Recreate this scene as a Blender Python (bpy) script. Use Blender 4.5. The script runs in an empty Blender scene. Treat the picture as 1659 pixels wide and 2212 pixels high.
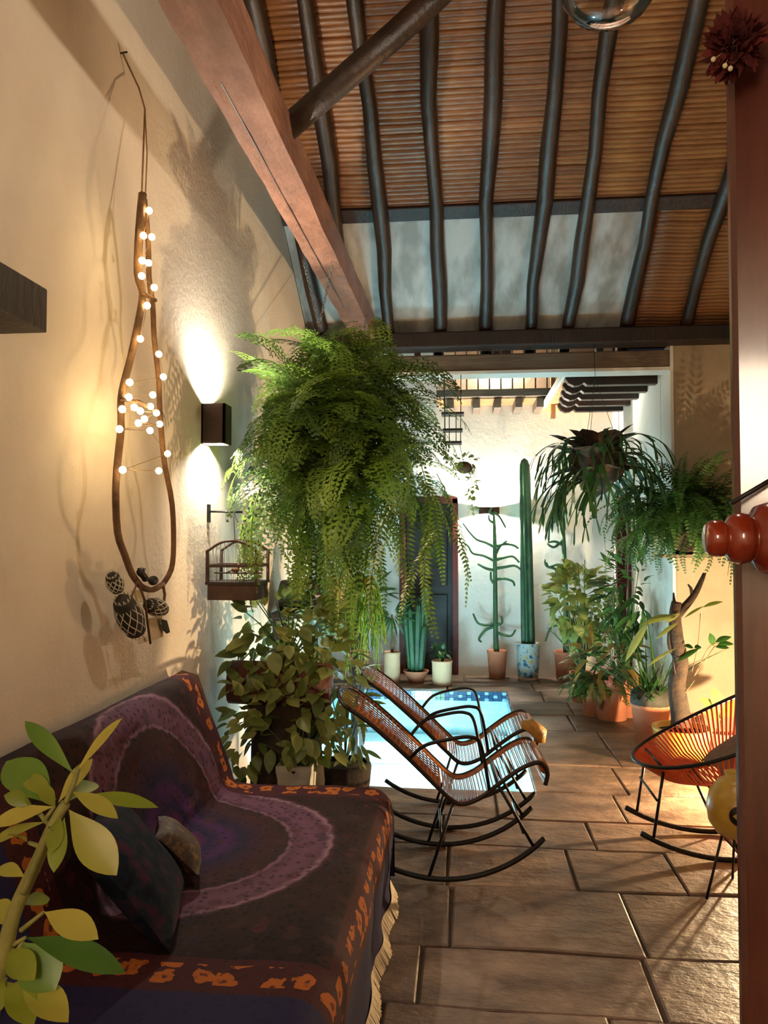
import bpy, bmesh, math, random
from mathutils import Vector, Matrix, Euler, noise
R = math.radians
random.seed(7)
scene = bpy.context.scene
COL = scene.collection

# ------------------------------------------------------------------ camera
F_PX = 1662.0
cam_d = bpy.data.cameras.new('camera')
cam_d.sensor_fit = 'VERTICAL'; cam_d.sensor_height = 24.0; cam_d.lens = 24.0 * F_PX / 2212.0
cam_d.clip_start = 0.02
cam = bpy.data.objects.new('camera', cam_d); COL.objects.link(cam)
CAM = Vector((0, 0, 1.65))
cam.location = CAM
cam.rotation_euler = (R(91.85), 0, R(5.86))
scene.camera = cam
CR = Euler(cam.rotation_euler).to_matrix()
def ray(px, py): return CR @ Vector(((px - 829.5) / F_PX, -(py - 1106) / F_PX, -1))
def atx(px, py, X): d = ray(px, py); return CAM + d * ((X - CAM.x) / d.x)
def aty(px, py, Y): d = ray(px, py); return CAM + d * ((Y - CAM.y) / d.y)
def atz(px, py, Z): d = ray(px, py); return CAM + d * ((Z - CAM.z) / d.z)

# ------------------------------------------------------------------ world, exposure
w = bpy.data.worlds.new('night'); scene.world = w; w.use_nodes = True
w.node_tree.nodes['Background'].inputs[0].default_value = (0.10, 0.12, 0.2, 1)
w.node_tree.nodes['Background'].inputs[1].default_value = 0.035
scene.view_settings.view_transform = 'Standard'; scene.view_settings.look = 'None'
scene.view_settings.gamma = 1.0; scene.view_settings.use_curve_mapping = False
scene.view_settings.exposure = 1.0
scene.cycles.max_bounces = 8; scene.cycles.transparent_max_bounces = 16
scene.cycles.caustics_reflective = False; scene.cycles.caustics_refractive = False
scene.cycles.sample_clamp_indirect = 4.0
scene.cycles.use_denoising = True
# lamp powers (each lamp's own light is made in its builder)
P_PENDANT = 84; P_ADDED_LAMP = 6; P_SCONCE = 105; P_COURT = 1400; P_FLOOR = 230; P_POOL = 44; P_BALC = 300

# ------------------------------------------------------------------ helpers
def srgb(h):
    h = h.lstrip('#'); v = [int(h[i:i+2], 16) / 255 for i in (0, 2, 4)]
    return tuple((c / 12.92 if c <= 0.04045 else ((c + 0.055) / 1.055) ** 2.4) for c in v) + (1,)

class MB:
    def __init__(self): self.v = []; self.f = []; self.uv = None
    def add(self, vs, fs):
        b = len(self.v); self.v += [Vector(p) for p in vs]; self.f += [[i + b for i in f] for f in fs]
        return self
    def box(self, c, s, rot=None, taper=1.0):
        c = Vector(c); hx, hy, hz = s[0]/2, s[1]/2, s[2]/2
        p = [Vector((x*hx*(taper if z > 0 else 1), y*hy*(taper if z > 0 else 1), z*hz)) for z in (-1, 1) for y in (-1, 1) for x in (-1, 1)]
        if rot is not None: p = [rot @ q for q in p]
        return self.add([q + c for q in p], [[0,2,3,1],[4,5,7,6],[0,1,5,4],[2,6,7,3],[0,4,6,2],[1,3,7,5]])
    def box2(self, lo, hi):
        lo = Vector(lo); hi = Vector(hi); return self.box((lo+hi)/2, hi-lo)
    def tube(self, pts, r, n=6, caps=True, closed=False):
        pts = [Vector(p) for p in pts]; m = len(pts)
        rs = r if isinstance(r, (list, tuple)) else [r]*m
        if len(rs) != m: rs = [rs[0] + (rs[-1]-rs[0])*i/(m-1) for i in range(m)]
        vs = []; fs = []; prev = None
        for i, p in enumerate(pts):
            if closed: t = pts[(i+1) % m] - pts[i-1]
            else: t = pts[min(i+1, m-1)] - pts[max(i-1, 0)]
            if t.length < 1e-9: t = Vector((0,0,1))
            t.normalize()
            if prev is None:
                a = Vector((0,0,1)) if abs(t.z) < .9 else Vector((1,0,0))
                u = t.cross(a).normalized()
            else:
                u = prev - t * prev.dot(t)
                u = u.normalized() if u.length > 1e-6 else t.orthogonal().normalized()
            prev = u; w_ = t.cross(u)
            for k in range(n):
                an = 2*math.pi*k/n
                vs.append(p + (u*math.cos(an) + w_*math.sin(an))*rs[i])
        L = m if closed else m-1
        for i in range(L):
            j = (i+1) % m
            for k in range(n):
                k2 = (k+1) % n
                fs.append([i*n+k, i*n+k2, j*n+k2, j*n+k])
        if caps and not closed:
            fs.append(list(range(n))[::-1]); fs.append([(m-1)*n+k for k in range(n)])
        return self.add(vs, fs)
    def lathe(self, prof, n=24, c=(0,0,0), M=None, cap0=True, cap1=True, wob=None):
        c = Vector(c); vs = []; fs = []
        for (r, z) in prof:
            for k in range(n):
                a = 2*math.pi*k/n; rr = r * (wob(a, z) if wob else 1)
                q = Vector((rr*math.cos(a), rr*math.sin(a), z)); vs.append(((M @ q) if M else q) + c)
        for i in range(len(prof)-1):
            for k in range(n):
                k2 = (k+1) % n; fs.append([i*n+k, i*n+k2, (i+1)*n+k2, (i+1)*n+k])
        if cap0: fs.append(list(range(n))[::-1])
        if cap1: fs.append([(len(prof)-1)*n+k for k in range(n)])
        return self.add(vs, fs)
    def ball(self, c, r, n=12, s=(1,1,1), M=None):
        prof = []
        for i in range(n//2+1):
            a = -math.pi/2 + math.pi*i/(n//2); prof.append((max(1e-4, r*math.cos(a)), r*math.sin(a)))
        b = len(self.v); self.lathe(prof, n, (0,0,0))
        for i in range(b, len(self.v)):
            q = self.v[i]; q = Vector((q.x*s[0], q.y*s[1], q.z*s[2])); self.v[i] = ((M @ q) if M else q) + Vector(c)
        return self
    def leaf(self, M, L, W, seg=5, bend=0.0, fold=0.15, shape=0.5):
        vs = []; fs = []
        for i in range(seg+1):
            t = i/seg
            wd = W*0.5*(math.sin(math.pi*t**shape_p(shape)))**0.85 if 0 < t < 1 else 0.0
            x = L*t; z = -bend*L*t*t
            vs += [(x, -wd, z + fold*wd), (x, 0, z), (x, wd, z + fold*wd)]
        for i in range(seg):
            a = i*3; b = a+3
            fs += [[a, a+1, b+1, b], [a+1, a+2, b+2, b+1]]
        return self.add([M @ Vector(p) for p in vs], fs)
    def mesh(self, name, smooth=True):
        me = bpy.data.meshes.new(name); me.from_pydata([tuple(p) for p in self.v], [], self.f)
        me.validate(); me.update()
        if smooth: me.polygons.foreach_set('use_smooth', [True]*len(me.polygons))
        return me
    def build(self, name, mat, parent=None, smooth=True, local=False, bevel=0):
        o = bpy.data.objects.new(name, self.mesh(name, smooth)); COL.objects.link(o)
        o.data.materials.append(mat)
        if parent is not None:
            o.parent = parent
            if not local: o.matrix_parent_inverse = base_mat(parent).inverted()
        if bevel:
            m = o.modifiers.new('bevel', 'BEVEL'); m.width = bevel; m.segments = 2; m.limit_method = 'ANGLE'
        return o
def shape_p(s): return math.log(0.5)/math.log(max(0.05, min(0.95, s)))
def base_mat(o):
    M = o.matrix_basis.copy()
    if o.parent is not None: M = base_mat(o.parent) @ o.matrix_parent_inverse @ M
    return M
def inst(me, name, parent, M, mat=None):
    o = bpy.data.objects.new(name, me); COL.objects.link(o)
    if mat is not None and len(me.materials) == 0: me.materials.append(mat)
    if parent is not None:
        o.parent = parent; o.matrix_parent_inverse = base_mat(parent).inverted()
    o.matrix_basis = M
    return o
def tag(o, label, cat, group=None):
    o['label'] = label; o['category'] = cat
    if group: o['group'] = group
    return o
def thing(name, label, cat, loc=(0,0,0), rz=0, group=None):
    o = bpy.data.objects.new(name, None); COL.objects.link(o); o.empty_display_size = .05
    o.location = loc; o.rotation_euler = (0, 0, rz); return tag(o, label, cat, group)
def struct(o): o['kind'] = 'structure'; return o
def stuff(o): o['kind'] = 'stuff'; return o
def frame(pos, d, up=(0,0,1), s=1.0):
    d = Vector(d).normalized(); up = Vector(up)
    y = up.cross(d)
    if y.length < 1e-4: y = d.orthogonal()
    y.normalize(); z = d.cross(y)
    M = Matrix((d*s, y*s, z*s)).transposed().to_4x4(); M.translation = Vector(pos); return M
def rnd(a, b): return random.uniform(a, b)
def rdir():
    while True:
        v = Vector((rnd(-1,1), rnd(-1,1), rnd(-1,1)))
        if .05 < v.length < 1: return v.normalized()
def smooth_path(pts, n=4):
    pts = [Vector(p) for p in pts]; out = []
    for i in range(len(pts)-1):
        p0 = pts[max(i-1,0)]; p1 = pts[i]; p2 = pts[i+1]; p3 = pts[min(i+2, len(pts)-1)]
        for k in range(n):
            t = k/n
            out.append(0.5*((2*p1) + (p2-p0)*t + (2*p0-5*p1+4*p2-p3)*t*t + (3*p1-p0-3*p2+p3)*t**3))
    out.append(pts[-1]); return out

# ------------------------------------------------------------------ materials
def newmat(name):
    m = bpy.data.materials.new(name); m.use_nodes = True; nt = m.node_tree
    return m, nt, nt.nodes['Principled BSDF']
def N(nt, t, **kw):
    n = nt.nodes.new(t)
    for k, v in kw.items():
        if k.startswith('_'): setattr(n, k[1:], v)
        else: n.inputs[k.replace('_', ' ')].default_value = v
    return n
def mat(name, c1, c2=None, scale=6, rough=.6, bump=0.0, bscale=None, metal=0.0, stretch=(1,1,1), spec=.5, detail=6, coat=0.0, c3=None, rnd_obj=0.0, coord='Object'):
    m, nt, b = newmat(name); L = nt.links.new
    b.inputs['Roughness'].default_value = rough; b.inputs['Metallic'].default_value = metal
    b.inputs['Specular IOR Level'].default_value = spec; b.inputs['Coat Weight'].default_value = coat
    b.inputs['Coat Roughness'].default_value = .12
    tc = N(nt, 'ShaderNodeTexCoord'); mp = N(nt, 'ShaderNodeMapping', Scale=stretch); L(tc.outputs[coord], mp.inputs[0])
    col = None
    if c2:
        nz = N(nt, 'ShaderNodeTexNoise', Scale=scale, Detail=detail, Roughness=.62); L(mp.outputs[0], nz.inputs[0])
        rp = N(nt, 'ShaderNodeValToRGB'); L(nz.outputs[0], rp.inputs[0])
        e = rp.color_ramp.elements; e[0].position = .34; e[1].position = .68; e[0].color = srgb(c1); e[1].color = srgb(c2)
        if c3: q = e.new(.5); q.color = srgb(c3)
        col = rp.outputs[0]
        if rnd_obj:
            oi = N(nt, 'ShaderNodeObjectInfo'); hs = N(nt, 'ShaderNodeHueSaturation')
            mr = N(nt, 'ShaderNodeMapRange'); mr.inputs[3].default_value = 1-rnd_obj; mr.inputs[4].default_value = 1+rnd_obj
            L(oi.outputs['Random'], mr.inputs[0]); L(mr.outputs[0], hs.inputs['Value']); L(col, hs.inputs['Color']); col = hs.outputs[0]
        L(col, b.inputs['Base Color'])
    else: b.inputs['Base Color'].default_value = srgb(c1)
    if bump:
        n2 = N(nt, 'ShaderNodeTexNoise', Scale=bscale or scale*3, Detail=7, Roughness=.65); L(mp.outputs[0], n2.inputs[0])
        bp = N(nt, 'ShaderNodeBump', Strength=min(1, bump), Distance=.02); L(n2.outputs[0], bp.inputs['Height']); L(bp.outputs[0], b.inputs['Normal'])
    return m
def leafmat(name, c1, c2, trans=.35, rough=.45, var=.3):
    m, nt, b = newmat(name); L = nt.links.new
    oi = N(nt, 'ShaderNodeObjectInfo'); nz = N(nt, 'ShaderNodeTexNoise', Scale=9, Detail=3); tc = N(nt, 'ShaderNodeTexCoord'); L(tc.outputs['Object'], nz.inputs[0])
    ad = N(nt, 'ShaderNodeMath', _operation='ADD'); L(oi.outputs['Random'], ad.inputs[0]); L(nz.outputs[0], ad.inputs[1])
    mu = N(nt, 'ShaderNodeMath', _operation='MULTIPLY'); L(ad.outputs[0], mu.inputs[0]); mu.inputs[1].default_value = .5
    rp = N(nt, 'ShaderNodeValToRGB'); L(mu.outputs[0], rp.inputs[0]); e = rp.color_ramp.elements
    e[0].position = .25; e[1].position = .75; e[0].color = srgb(c1); e[1].color = srgb(c2)
    L(rp.outputs[0], b.inputs['Base Color']); b.inputs['Roughness'].default_value = rough
    tr = N(nt, 'ShaderNodeBsdfTranslucent'); L(rp.outputs[0], tr.inputs[0])
    mx = N(nt, 'ShaderNodeMixShader'); mx.inputs[0].default_value = trans
    L(b.outputs[0], mx.inputs[1]); L(tr.outputs[0], mx.inputs[2]); L(mx.outputs[0], nt.nodes['Material Output'].inputs[0])
    return m
def emat(name, c, s):
    m, nt, b = newmat(name); b.inputs['Base Color'].default_value = srgb(c)
    b.inputs['Emission Color'].default_value = srgb(c); b.inputs['Emission Strength'].default_value = s; return m
def clearmat(name, tint, gloss=.1, rough=.03):
    m, nt, b = newmat(name); L = nt.links.new
    t = N(nt, 'ShaderNodeBsdfTransparent'); t.inputs[0].default_value = srgb(tint)
    g = N(nt, 'ShaderNodeBsdfGlossy', Roughness=rough); fr = N(nt, 'ShaderNodeFresnel', IOR=1.33)
    mul = N(nt, 'ShaderNodeMath', _operation='ADD'); L(fr.outputs[0], mul.inputs[0]); mul.inputs[1].default_value = gloss
    mx = N(nt, 'ShaderNodeMixShader'); L(mul.outputs[0], mx.inputs[0]); L(t.outputs[0], mx.inputs[1]); L(g.outputs[0], mx.inputs[2])
    L(mx.outputs[0], nt.nodes['Material Output'].inputs[0]); return m

M_plaster = mat('cream_plaster', 'd6c5b0', 'e0d2be', 2.2, .85, .18, 30)
M_white = mat('white_limewash', 'dcdcd4', 'eeeade', 1.6, .85, .25, 14, c3='e4e2da')
M_ochre = mat('ochre_plaster', '9c8a72', 'b09d84', 2.0, .85, .25, 16)
M_stone = mat('sandstone', '4e3b30', '927865', 2.6, .5, 1.0, 5, c3='715a4a', rnd_obj=.22, detail=10, stretch=(1, 1.6, 1))
M_mortar = mat('mortar', '54443a', '665446', 8, .9, .3)
M_cane = mat('roof_cane', '6b4020', '96683a', 4, .34, .3, 14, stretch=(.8, 2, 2), c3='80502a', rnd_obj=.14)
M_dark = mat('dark_timber', '1a0f0b', '301d15', 5, .5, .5, 14, stretch=(1, 1, .3))
M_log = mat('dark_log', '1e130d', '3a261a', 4, .40, .4, 14, stretch=(1, .3, 1))
M_beam = mat('hewn_beam', '74503f', 'a47660', 2.5, .24, 1.0, 12, stretch=(2.2, .9, 2.2), c3='8a5f4c')
M_lintel = mat('weathered_lintel', '5a4a3c', '7a6856', 3, .6, .4, stretch=(.3, 3, 3))
M_iron = mat('black_iron', '120f0e', '1d1816', 8, .45, .2, metal=.4)
M_rust = mat('dark_bronze', '2a1d17', '3a281f', 8, .45, .15, metal=.5)
M_terra = mat('terracotta', 'b5694a', 'd08a68', 4, .8, .2, 20)
M_pale = mat('pale_clay', 'd2a27c', 'e3bc96', 4, .8, .2, 20)
M_soil = mat('soil', '1f150f', '32241a', 20, .95, .6)
M_redwood = mat('red_frame', '4a120e', '6a1d16', 4, .5, .2)
M_doordark = mat('door_dark', '15100e', '221a16', 4, .5, .2)
M_varnish = mat('varnished_wood', '3c1d17', '5e3126', 3, .24, .035, 10, stretch=(4, 4, .5), coat=1.0)
M_finial = mat('turned_wood', '6e2210', '963516', 6, .16, .05, coat=.8)
M_bark = mat('bark', '20160f', '44321f', 9, .85, .9, 24)
M_branch = mat('branch_bark', '5a3d26', '8a6642', 10, .8, .7, 30)
M_twine = mat('twine', '8d6a45', 'a8845c', 20, .9)
M_chain = mat('steel_chain', '9a9a98', None, rough=.3, metal=.9)
M_bulb = emat('fairy_bulb', 'ffdf9e', 14)
M_lampglow = emat('lamp_glow', 'ffe6bf', 30)
M_courtglow = emat('court_lamp_glow', 'fff4e2', 40)
M_added_shadeglow = emat('added_lampshade_glow', 'ffe9cc', 16)
M_glass = clearmat('clear_glass', 'f4f4ee', .05)
M_water = clearmat('pool_water', 'd8f2f6', .02, .05)
M_poolin = mat('pool_plaster', 'b9e4ee', 'd6f2f6', 3, .6)
M_tileA = mat('blue_glaze', '123a66', '1f5688', 8, .15)
M_tileB = mat('pale_blue_glaze', '8fc4dc', 'a9d4e4', 8, .15)
M_tileC = mat('green_glaze', '6f9a86', '88ad98', 8, .15)
M_fern = leafmat('fern_leaf', '35521a', '7d9a3a', .35)
M_fern2 = leafmat('dark_fern_leaf', '27451b', '4c7430', .3)
M_trail = leafmat('trailing_stem', '6f9a34', '9fc456', .35)
M_bush = leafmat('pothos_leaf', '56662a', 'a0a45c', .3)
M_varieg = leafmat('yellow_green_leaf', '748234', 'b4b86c', .3)
M_deep = leafmat('deep_green_leaf', '1d3d18', '3c6a2c', .3)
M_stag = leafmat('staghorn_leaf', '1f4026', '47692e', .25)
M_shield = mat('dry_shield_frond', '2a1d14', '54402c', 8, .9, .5)
M_front = leafmat('fleshy_leaf', '7c8a28', 'b5a94c', .3, .4)
M_cactus = mat('cactus_skin', '1c3c26', '325a34', 6, .5, .3)
M_euph = mat('euphorbia_stem', '2b4a30', '46683f', 8, .6, .3)
M_cord = mat('brown_cord', '8a4326', 'b87444', 40, .28, rnd_obj=.1)
M_cap = mat('tan_weave', 'a8742e', 'c99a4a', 40, .4, .4, 60)
M_orange = mat('orange_cord', 'd1491c', 'e8652c', 20, .35)
M_cushion = mat('grey_cushion', '6a5546', '86705e', 14, .9, .4, 60)
M_cream = mat('cream_fringe', 'cdb797', 'e0cdb0', 30, .9, .5, 60)
M_yellowglaze = mat('yellow_glaze', 'b08a2e', 'd3b25a', 6, .3, .1)
M_net = mat('white_net', 'cfc4b0', None, rough=.8)
M_gourd = mat('dark_gourd', '1f2418', '3a3226', 9, .7, .4)
M_cage = mat('cage_wood', '3a281d', '5a4030', 8, .7, .4)
M_wire = mat('cage_wire', '8a8076', None, rough=.4, metal=.7)
M_redpaper = mat('dark_red_felt', '3c0d0a', '6a1712', 12, .85, .5, 40)
M_ceram = mat('white_ceramic', 'b9b4a4', 'd2cdbd', 5, .5, .1)
M_tan = mat('tan_clay', 'a37a4c', 'bb9262', 5, .75, .2)
M_paper = mat('paper', 'd8c9a8', None, rough=.9)
M_pink = mat('pink_petal', 'e2837c', 'f0a49a', 8, .6)
M_mosaic = mat('painted_mosaic', '2d5a78', 'c9a24a', 14, .35, .3, c3='b9cdd0', detail=2)
M_boards = mat('orange_boards', 'a8744a', 'c9935f', 4, .6, .2, stretch=(4, 4, .5), rnd_obj=.15)
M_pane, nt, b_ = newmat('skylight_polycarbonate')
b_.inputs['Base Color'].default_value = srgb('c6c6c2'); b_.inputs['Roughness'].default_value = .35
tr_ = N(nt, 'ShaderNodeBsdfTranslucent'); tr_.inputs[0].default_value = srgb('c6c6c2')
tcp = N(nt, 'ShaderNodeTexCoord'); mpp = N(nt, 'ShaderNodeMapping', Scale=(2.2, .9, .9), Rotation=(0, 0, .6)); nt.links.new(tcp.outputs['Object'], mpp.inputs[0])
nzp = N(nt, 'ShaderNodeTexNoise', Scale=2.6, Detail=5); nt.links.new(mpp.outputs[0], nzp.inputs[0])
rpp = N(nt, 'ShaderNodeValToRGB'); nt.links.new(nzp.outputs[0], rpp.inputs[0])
rpp.color_ramp.elements[0].position = .38; rpp.color_ramp.elements[0].color = srgb('a39d94'); rpp.color_ramp.elements[1].position = .6; rpp.color_ramp.elements[1].color = srgb('dcdcd8')  # grey blotches: stains together with dappled shade painted into the pane colour
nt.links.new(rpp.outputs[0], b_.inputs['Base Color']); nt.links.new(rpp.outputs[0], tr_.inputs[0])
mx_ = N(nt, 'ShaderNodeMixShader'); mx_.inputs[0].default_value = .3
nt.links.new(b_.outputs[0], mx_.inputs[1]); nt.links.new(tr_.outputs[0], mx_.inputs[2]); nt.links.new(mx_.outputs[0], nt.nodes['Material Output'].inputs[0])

def point(name, loc, power, color, radius=.03, parent=None):
    l = bpy.data.lights.new(name, 'POINT'); l.energy = power; l.color = color; l.shadow_soft_size = radius
    o = bpy.data.objects.new(name, l); COL.objects.link(o); o.location = loc
    if parent is not None: o.parent = parent; o.matrix_parent_inverse = base_mat(parent).inverted()
    return o
WARM = (1, .86, .71); WHITE = (1, .93, .80)

# ================================================================== STRUCTURE
XW = -1.4          # left wall
YE = 6.75          # eave line
SL = 0.65          # roof slope
RIDGE = 2.5
XR = 2.75
def raf(Y): return 3.47 + SL*(YE - Y)            # rafter axis height
def canez(Y): return raf(Y) + .09
NRM = Vector((0, SL, 1)).normalized()
# left wall: gable polygon
def prism_x(mb, poly, x0, x1):
    n = len(poly); mb.add([(x0, y, z) for y, z in poly] + [(x1, y, z) for y, z in poly],
        [list(range(n)), list(range(n, 2*n))[::-1]] + [[i, i+n, (i+1) % n + n, (i+1) % n] for i in range(n)])
gab = [(-2.2, -.05), (6.95, -.05), (6.95, 3.42), (YE, 3.52), (RIDGE, canez(RIDGE)), (-2.2, 3.3)]
m = MB(); prism_x(m, gab, XW-.3, XW); struct(m.build('wall_left', M_plaster, smooth=False))
m = MB(); prism_x(m, gab, XR, XR+.3); struct(m.build('wall_right', M_ochre, smooth=False))
struct(MB().box2((XW, -2.4, -.05), (XR, -2.2, 3.3)).build('wall_back', M_plaster, smooth=False))
# pillar wall at the eave, end face limewashed
m = MB().box2((1.81, 6.82, -.05), (XR, 7.15, 3.32)); struct(m.build('wall_pillar', M_ochre, smooth=False, bevel=.02))
m = MB().box2((1.785, 6.815, -.05), (1.81, 7.155, 3.32)); struct(m.build('trim_1', M_white, smooth=False))
# far wall with door opening, side wing wall
YF = 9.35
m = MB(); m.box2((-2.9, YF, -.05), (-.76, YF+.25, 3.9)); m.box2((-.07, YF, -.05), (1.78, YF+.25, 4.6)); m.box2((-.76, YF, 2.1), (-.07, YF+.25, 3.9))
struct(m.build('wall_far', M_white, smooth=False))
m = MB(); m.box2((1.78, 7.15, -.05), (2.03, 8.45, 3.25)); m.box2((1.78, 9.1, -.05), (2.03, YF+.25, 3.25)); m.box2((1.78, 8.45, 2.05), (2.03, 9.1, 3.25))
struct(m.build('wall_wing', M_white, smooth=False))
struct(MB().box2((-3.1, 6.95, -.05), (-2.9, YF+.25, 3.9)).build('wall_side', M_white, smooth=False))
# doors
def door(name, fr_boxes, slab, panels):
    root = bpy.data.objects.new(name, None); COL.objects.link(root); struct(root)
    for lo, hi in fr_boxes: MB().box2(lo, hi).build('door_frame', M_redwood, root, smooth=False, bevel=.006)
    dl = MB().box2(*slab).build('door_leaf', M_doordark, root, smooth=False)
    for lo, hi in panels: MB().box2(lo, hi).build('door_panel', M_doordark, dl, smooth=False, bevel=.01)
door('door_1', [((-.77, YF-.03, 0), (-.70, YF+.2, 2.12)), ((-.13, YF-.03, 0), (-.06, YF+.2, 2.12)), ((-.77, YF-.03, 2.05), (-.06, YF+.2, 2.13))],
     ((-.70, YF+.12, 0), (-.13, YF+.17, 2.05)), [((-.64, YF+.10, .15), (-.19, YF+.13, .95)), ((-.64, YF+.10, 1.05), (-.19, YF+.13, 1.9))])
door('door_2', [((1.75, 8.42, 0), (1.9, 8.5, 2.1)), ((1.75, 9.05, 0), (1.9, 9.13, 2.1)), ((1.75, 8.42, 2.03), (1.9, 9.13, 2.11))],
     ((1.92, 8.5, 0), (1.96, 9.05, 2.03)), [((1.90, 8.57, .15), (1.93, 8.98, .95)), ((1.90, 8.57, 1.05), (1.93, 8.98, 1.9))])
# floor slab with pool hole
PX0, PX1, PY0, PY1 = -1.39, .46, 5.12, 8.42
m = MB()
for lo, hi in (((-3.1, -2.4), (XR+.3, PY0)), ((-3.1, PY1), (XR+.3, YF+.3)), ((-3.1, PY0), (PX0, PY1)), ((PX1, PY0), (XR+.3, PY1))):
    m.box2((lo[0], lo[1], -.12), (hi[0], hi[1], -.022))
floor = struct(m.build('floor', M_mortar, smooth=False))
def flag(x0, x1, ya, yb):
    g = .0055
    def e(f, x): return f(x)
    pts = []; n = 4
    for i in range(n+1):
        x = x0 + g + (x1-x0-2*g)*i/n; pts.append((x, ya(x)+g))
    for i in range(n+1):
        x = x1 - g - (x1-x0-2*g)*i/n; pts.append((x, yb(x)-g))
    pts = [(x+rnd(-.006,.006), y+rnd(-.006,.006)) for x, y in pts]
    cx = sum(p[0] for p in pts)/len(pts); cy = sum(p[1] for p in pts)/len(pts); k = len(pts)
    z = rnd(-.004, .004); tx = rnd(-.006, .006); ty = rnd(-.006, .006)
    vs = [(x, y, -.03) for x, y in pts] + [(x, y, z-.006+tx*(x-cx)+ty*(y-cy)) for x, y in pts]
    vs += [(cx+(x-cx)*.98, cy+(y-cy)*.975, z+tx*(x-cx)+ty*(y-cy)) for x, y in pts]
    fs = [[i, (i+1) % k, (i+1) % k+k, i+k] for i in range(k)] + [[i+k, (i+1) % k+k, (i+1) % k+2*k, i+2*k] for i in range(k)] + [[i+2*k for i in range(k)]]
    o = MB().add(vs, fs).build('flagstone', M_stone, floor, smooth=False); return o
rows = [.2, .75, 1.3, 1.8, 2.28, 2.76, 3.18, 3.72, 4.2, 4.62, PY0, 5.7, 6.2, 6.75, 7.3, 7.85, PY1, 8.85, YF-.02]
def rowf(i):
    y0 = rows[i]; a = 0 if y0 in (PY0, PY1) else .016
    return lambda x: y0 + a*math.sin(x*2.1 + i*1.7) + a*.6*math.sin(x*5.3+i)
for i in range(len(rows)-1):
    spans = [(-1.38, XR)] if rows[i] < 6.6 else [(-2.88, XR)]
    if PY0 <= rows[i] < PY1: spans = [(PX1, XR)] + ([(-2.88, PX0)] if rows[i] > 6.6 else [])
    if rows[i] > 7.1 : spans = [(a, min(b, 1.76)) for a, b in spans]
    for a, b in spans:
        x = a + 0
        first = True
        while x < b - .05:
            wdt = rnd(.5, .95) * (.6 if first and random.random() < .5 else 1); first = False
            x2 = x + wdt
            if b - x2 < .3: x2 = b
            flag(x, x2, rowf(i), rowf(i+1)); x = x2
# pool
m = MB(); D = .62; Wz = -.125
m.add([(PX0, PY0, -.02), (PX1, PY0, -.02), (PX1, PY1, -.02), (PX0, PY1, -.02), (PX0, PY0, -D), (PX1, PY0, -D), (PX1, PY1, -D), (PX0, PY1, -D)],
      [[0, 4, 5, 1], [1, 5, 6, 2], [2, 6, 7, 3], [3, 7, 4, 0], [4, 7, 6, 5]])
pool = thing('swimming_pool', 'small lit swimming pool with pale blue water sunk in the stone floor', 'pool', (0, 6.7, -D))
m.build('basin', M_poolin, pool, smooth=False)
MB().box2((PX0, PY1-.7, -D), (PX1, PY1-.32, -.40)).build('step', M_poolin, pool, smooth=False, bevel=.02)
wtr = MB()
gx, gy = 40, 60
wtr.add([(PX0+(PX1-PX0)*i/gx, PY0+(PY1-PY0)*j/gy, Wz+.004*noise.noise(Vector((i*.35, j*.35, 0)))) for j in range(gy+1) for i in range(gx+1)],
        [[j*(gx+1)+i, j*(gx+1)+i+1, (j+1)*(gx+1)+i+1, (j+1)*(gx+1)+i] for j in range(gy) for i in range(gx)])
wtr.build('water', M_water, pool)
tm = {}
for k, mt in (('A', M_tileA), ('B', M_tileB), ('C', M_tileC)):
    me = MB().box((0,0,0), (.043, .012, .030)).mesh('tile', False); me.materials.append(mt); tm[k] = me
for i in range(45):
    for j in range(3):
        x = PX1 - .025 - i*.047
        k = 'C' if 14 <= i <= 17 else ('B' if (i + 2*j) % 4 == 0 else 'A')
        inst(tm[k], 'tile', pool, Matrix.Translation((x, PY1-.004, -.038-j*.033)))
for sx in (PX1-.004,):
    for i in range(60):
        for j in range(3):
            if i*.047 > PY1-PY0-.1: continue
            inst(tm['B' if (i+2*j) % 4 == 0 else 'A'], 'tile', pool, Matrix.Translation((sx, PY1-.05-i*.047, -.038-j*.033)) @ Matrix.Rotation(R(90), 4, 'Z')) if i < 40 else None
for lx, ly in ((-.35, PY0+.12), (-1.1, PY0+.12)):
    MB().lathe([(.09, 0), (.09, .02), (.06, .03)], 16, (lx, ly-.11, -.36), Matrix.Rotation(R(-90), 3, 'X')).build('underwater_light', emat('pool_lamp', 'e8fbff', 12), pool)
    point('underwater_lamp', (lx, ly+.12, -.36), P_POOL, (.72, .94, 1.0), .08, pool)
point('underwater_lamp', (-.5, PY1-1.1, -.3), P_POOL*.9, (.72, .94, 1.0), .1, pool)

# roof: canes, rafters, purlin, plate, skylight
ceil = bpy.data.objects.new('ceiling', None); COL.objects.link(ceil); struct(ceil)
m = MB()
y0, y1 = RIDGE, YE-.92
m.add([(XW-.3, y0, canez(y0)+.06), (XR+.3, y0, canez(y0)+.06), (XR+.3, y1, canez(y1)+.06), (XW-.3, y1, canez(y1)+.06),
       (XW-.3, -2.4, 3.35), (XR+.3, -2.4, 3.35), (1.42, y1, canez(y1)+.06), (1.42, YE+.4, canez(YE+.4)+.06), (XR+.3, YE+.4, canez(YE+.4)+.06)],
      [[0, 1, 2, 3], [4, 5, 1, 0], [6, 7, 8, 2]])
m.build('roof_deck', M_dark, ceil, smooth=False)
def canemesh(L):
    mb = MB(); pts = [(-L/2 + L*i/8, 0, .004*math.sin(i*2.1)) for i in range(9)]
    mb.tube(pts, [.025, .024, .026, .024, .025, .0245, .0255, .024, .025], 8); return mb.mesh('cane')
cm = [canemesh(XR - XW + .2) for _ in range(2)]; cs = canemesh(XR - 1.40)
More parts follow.
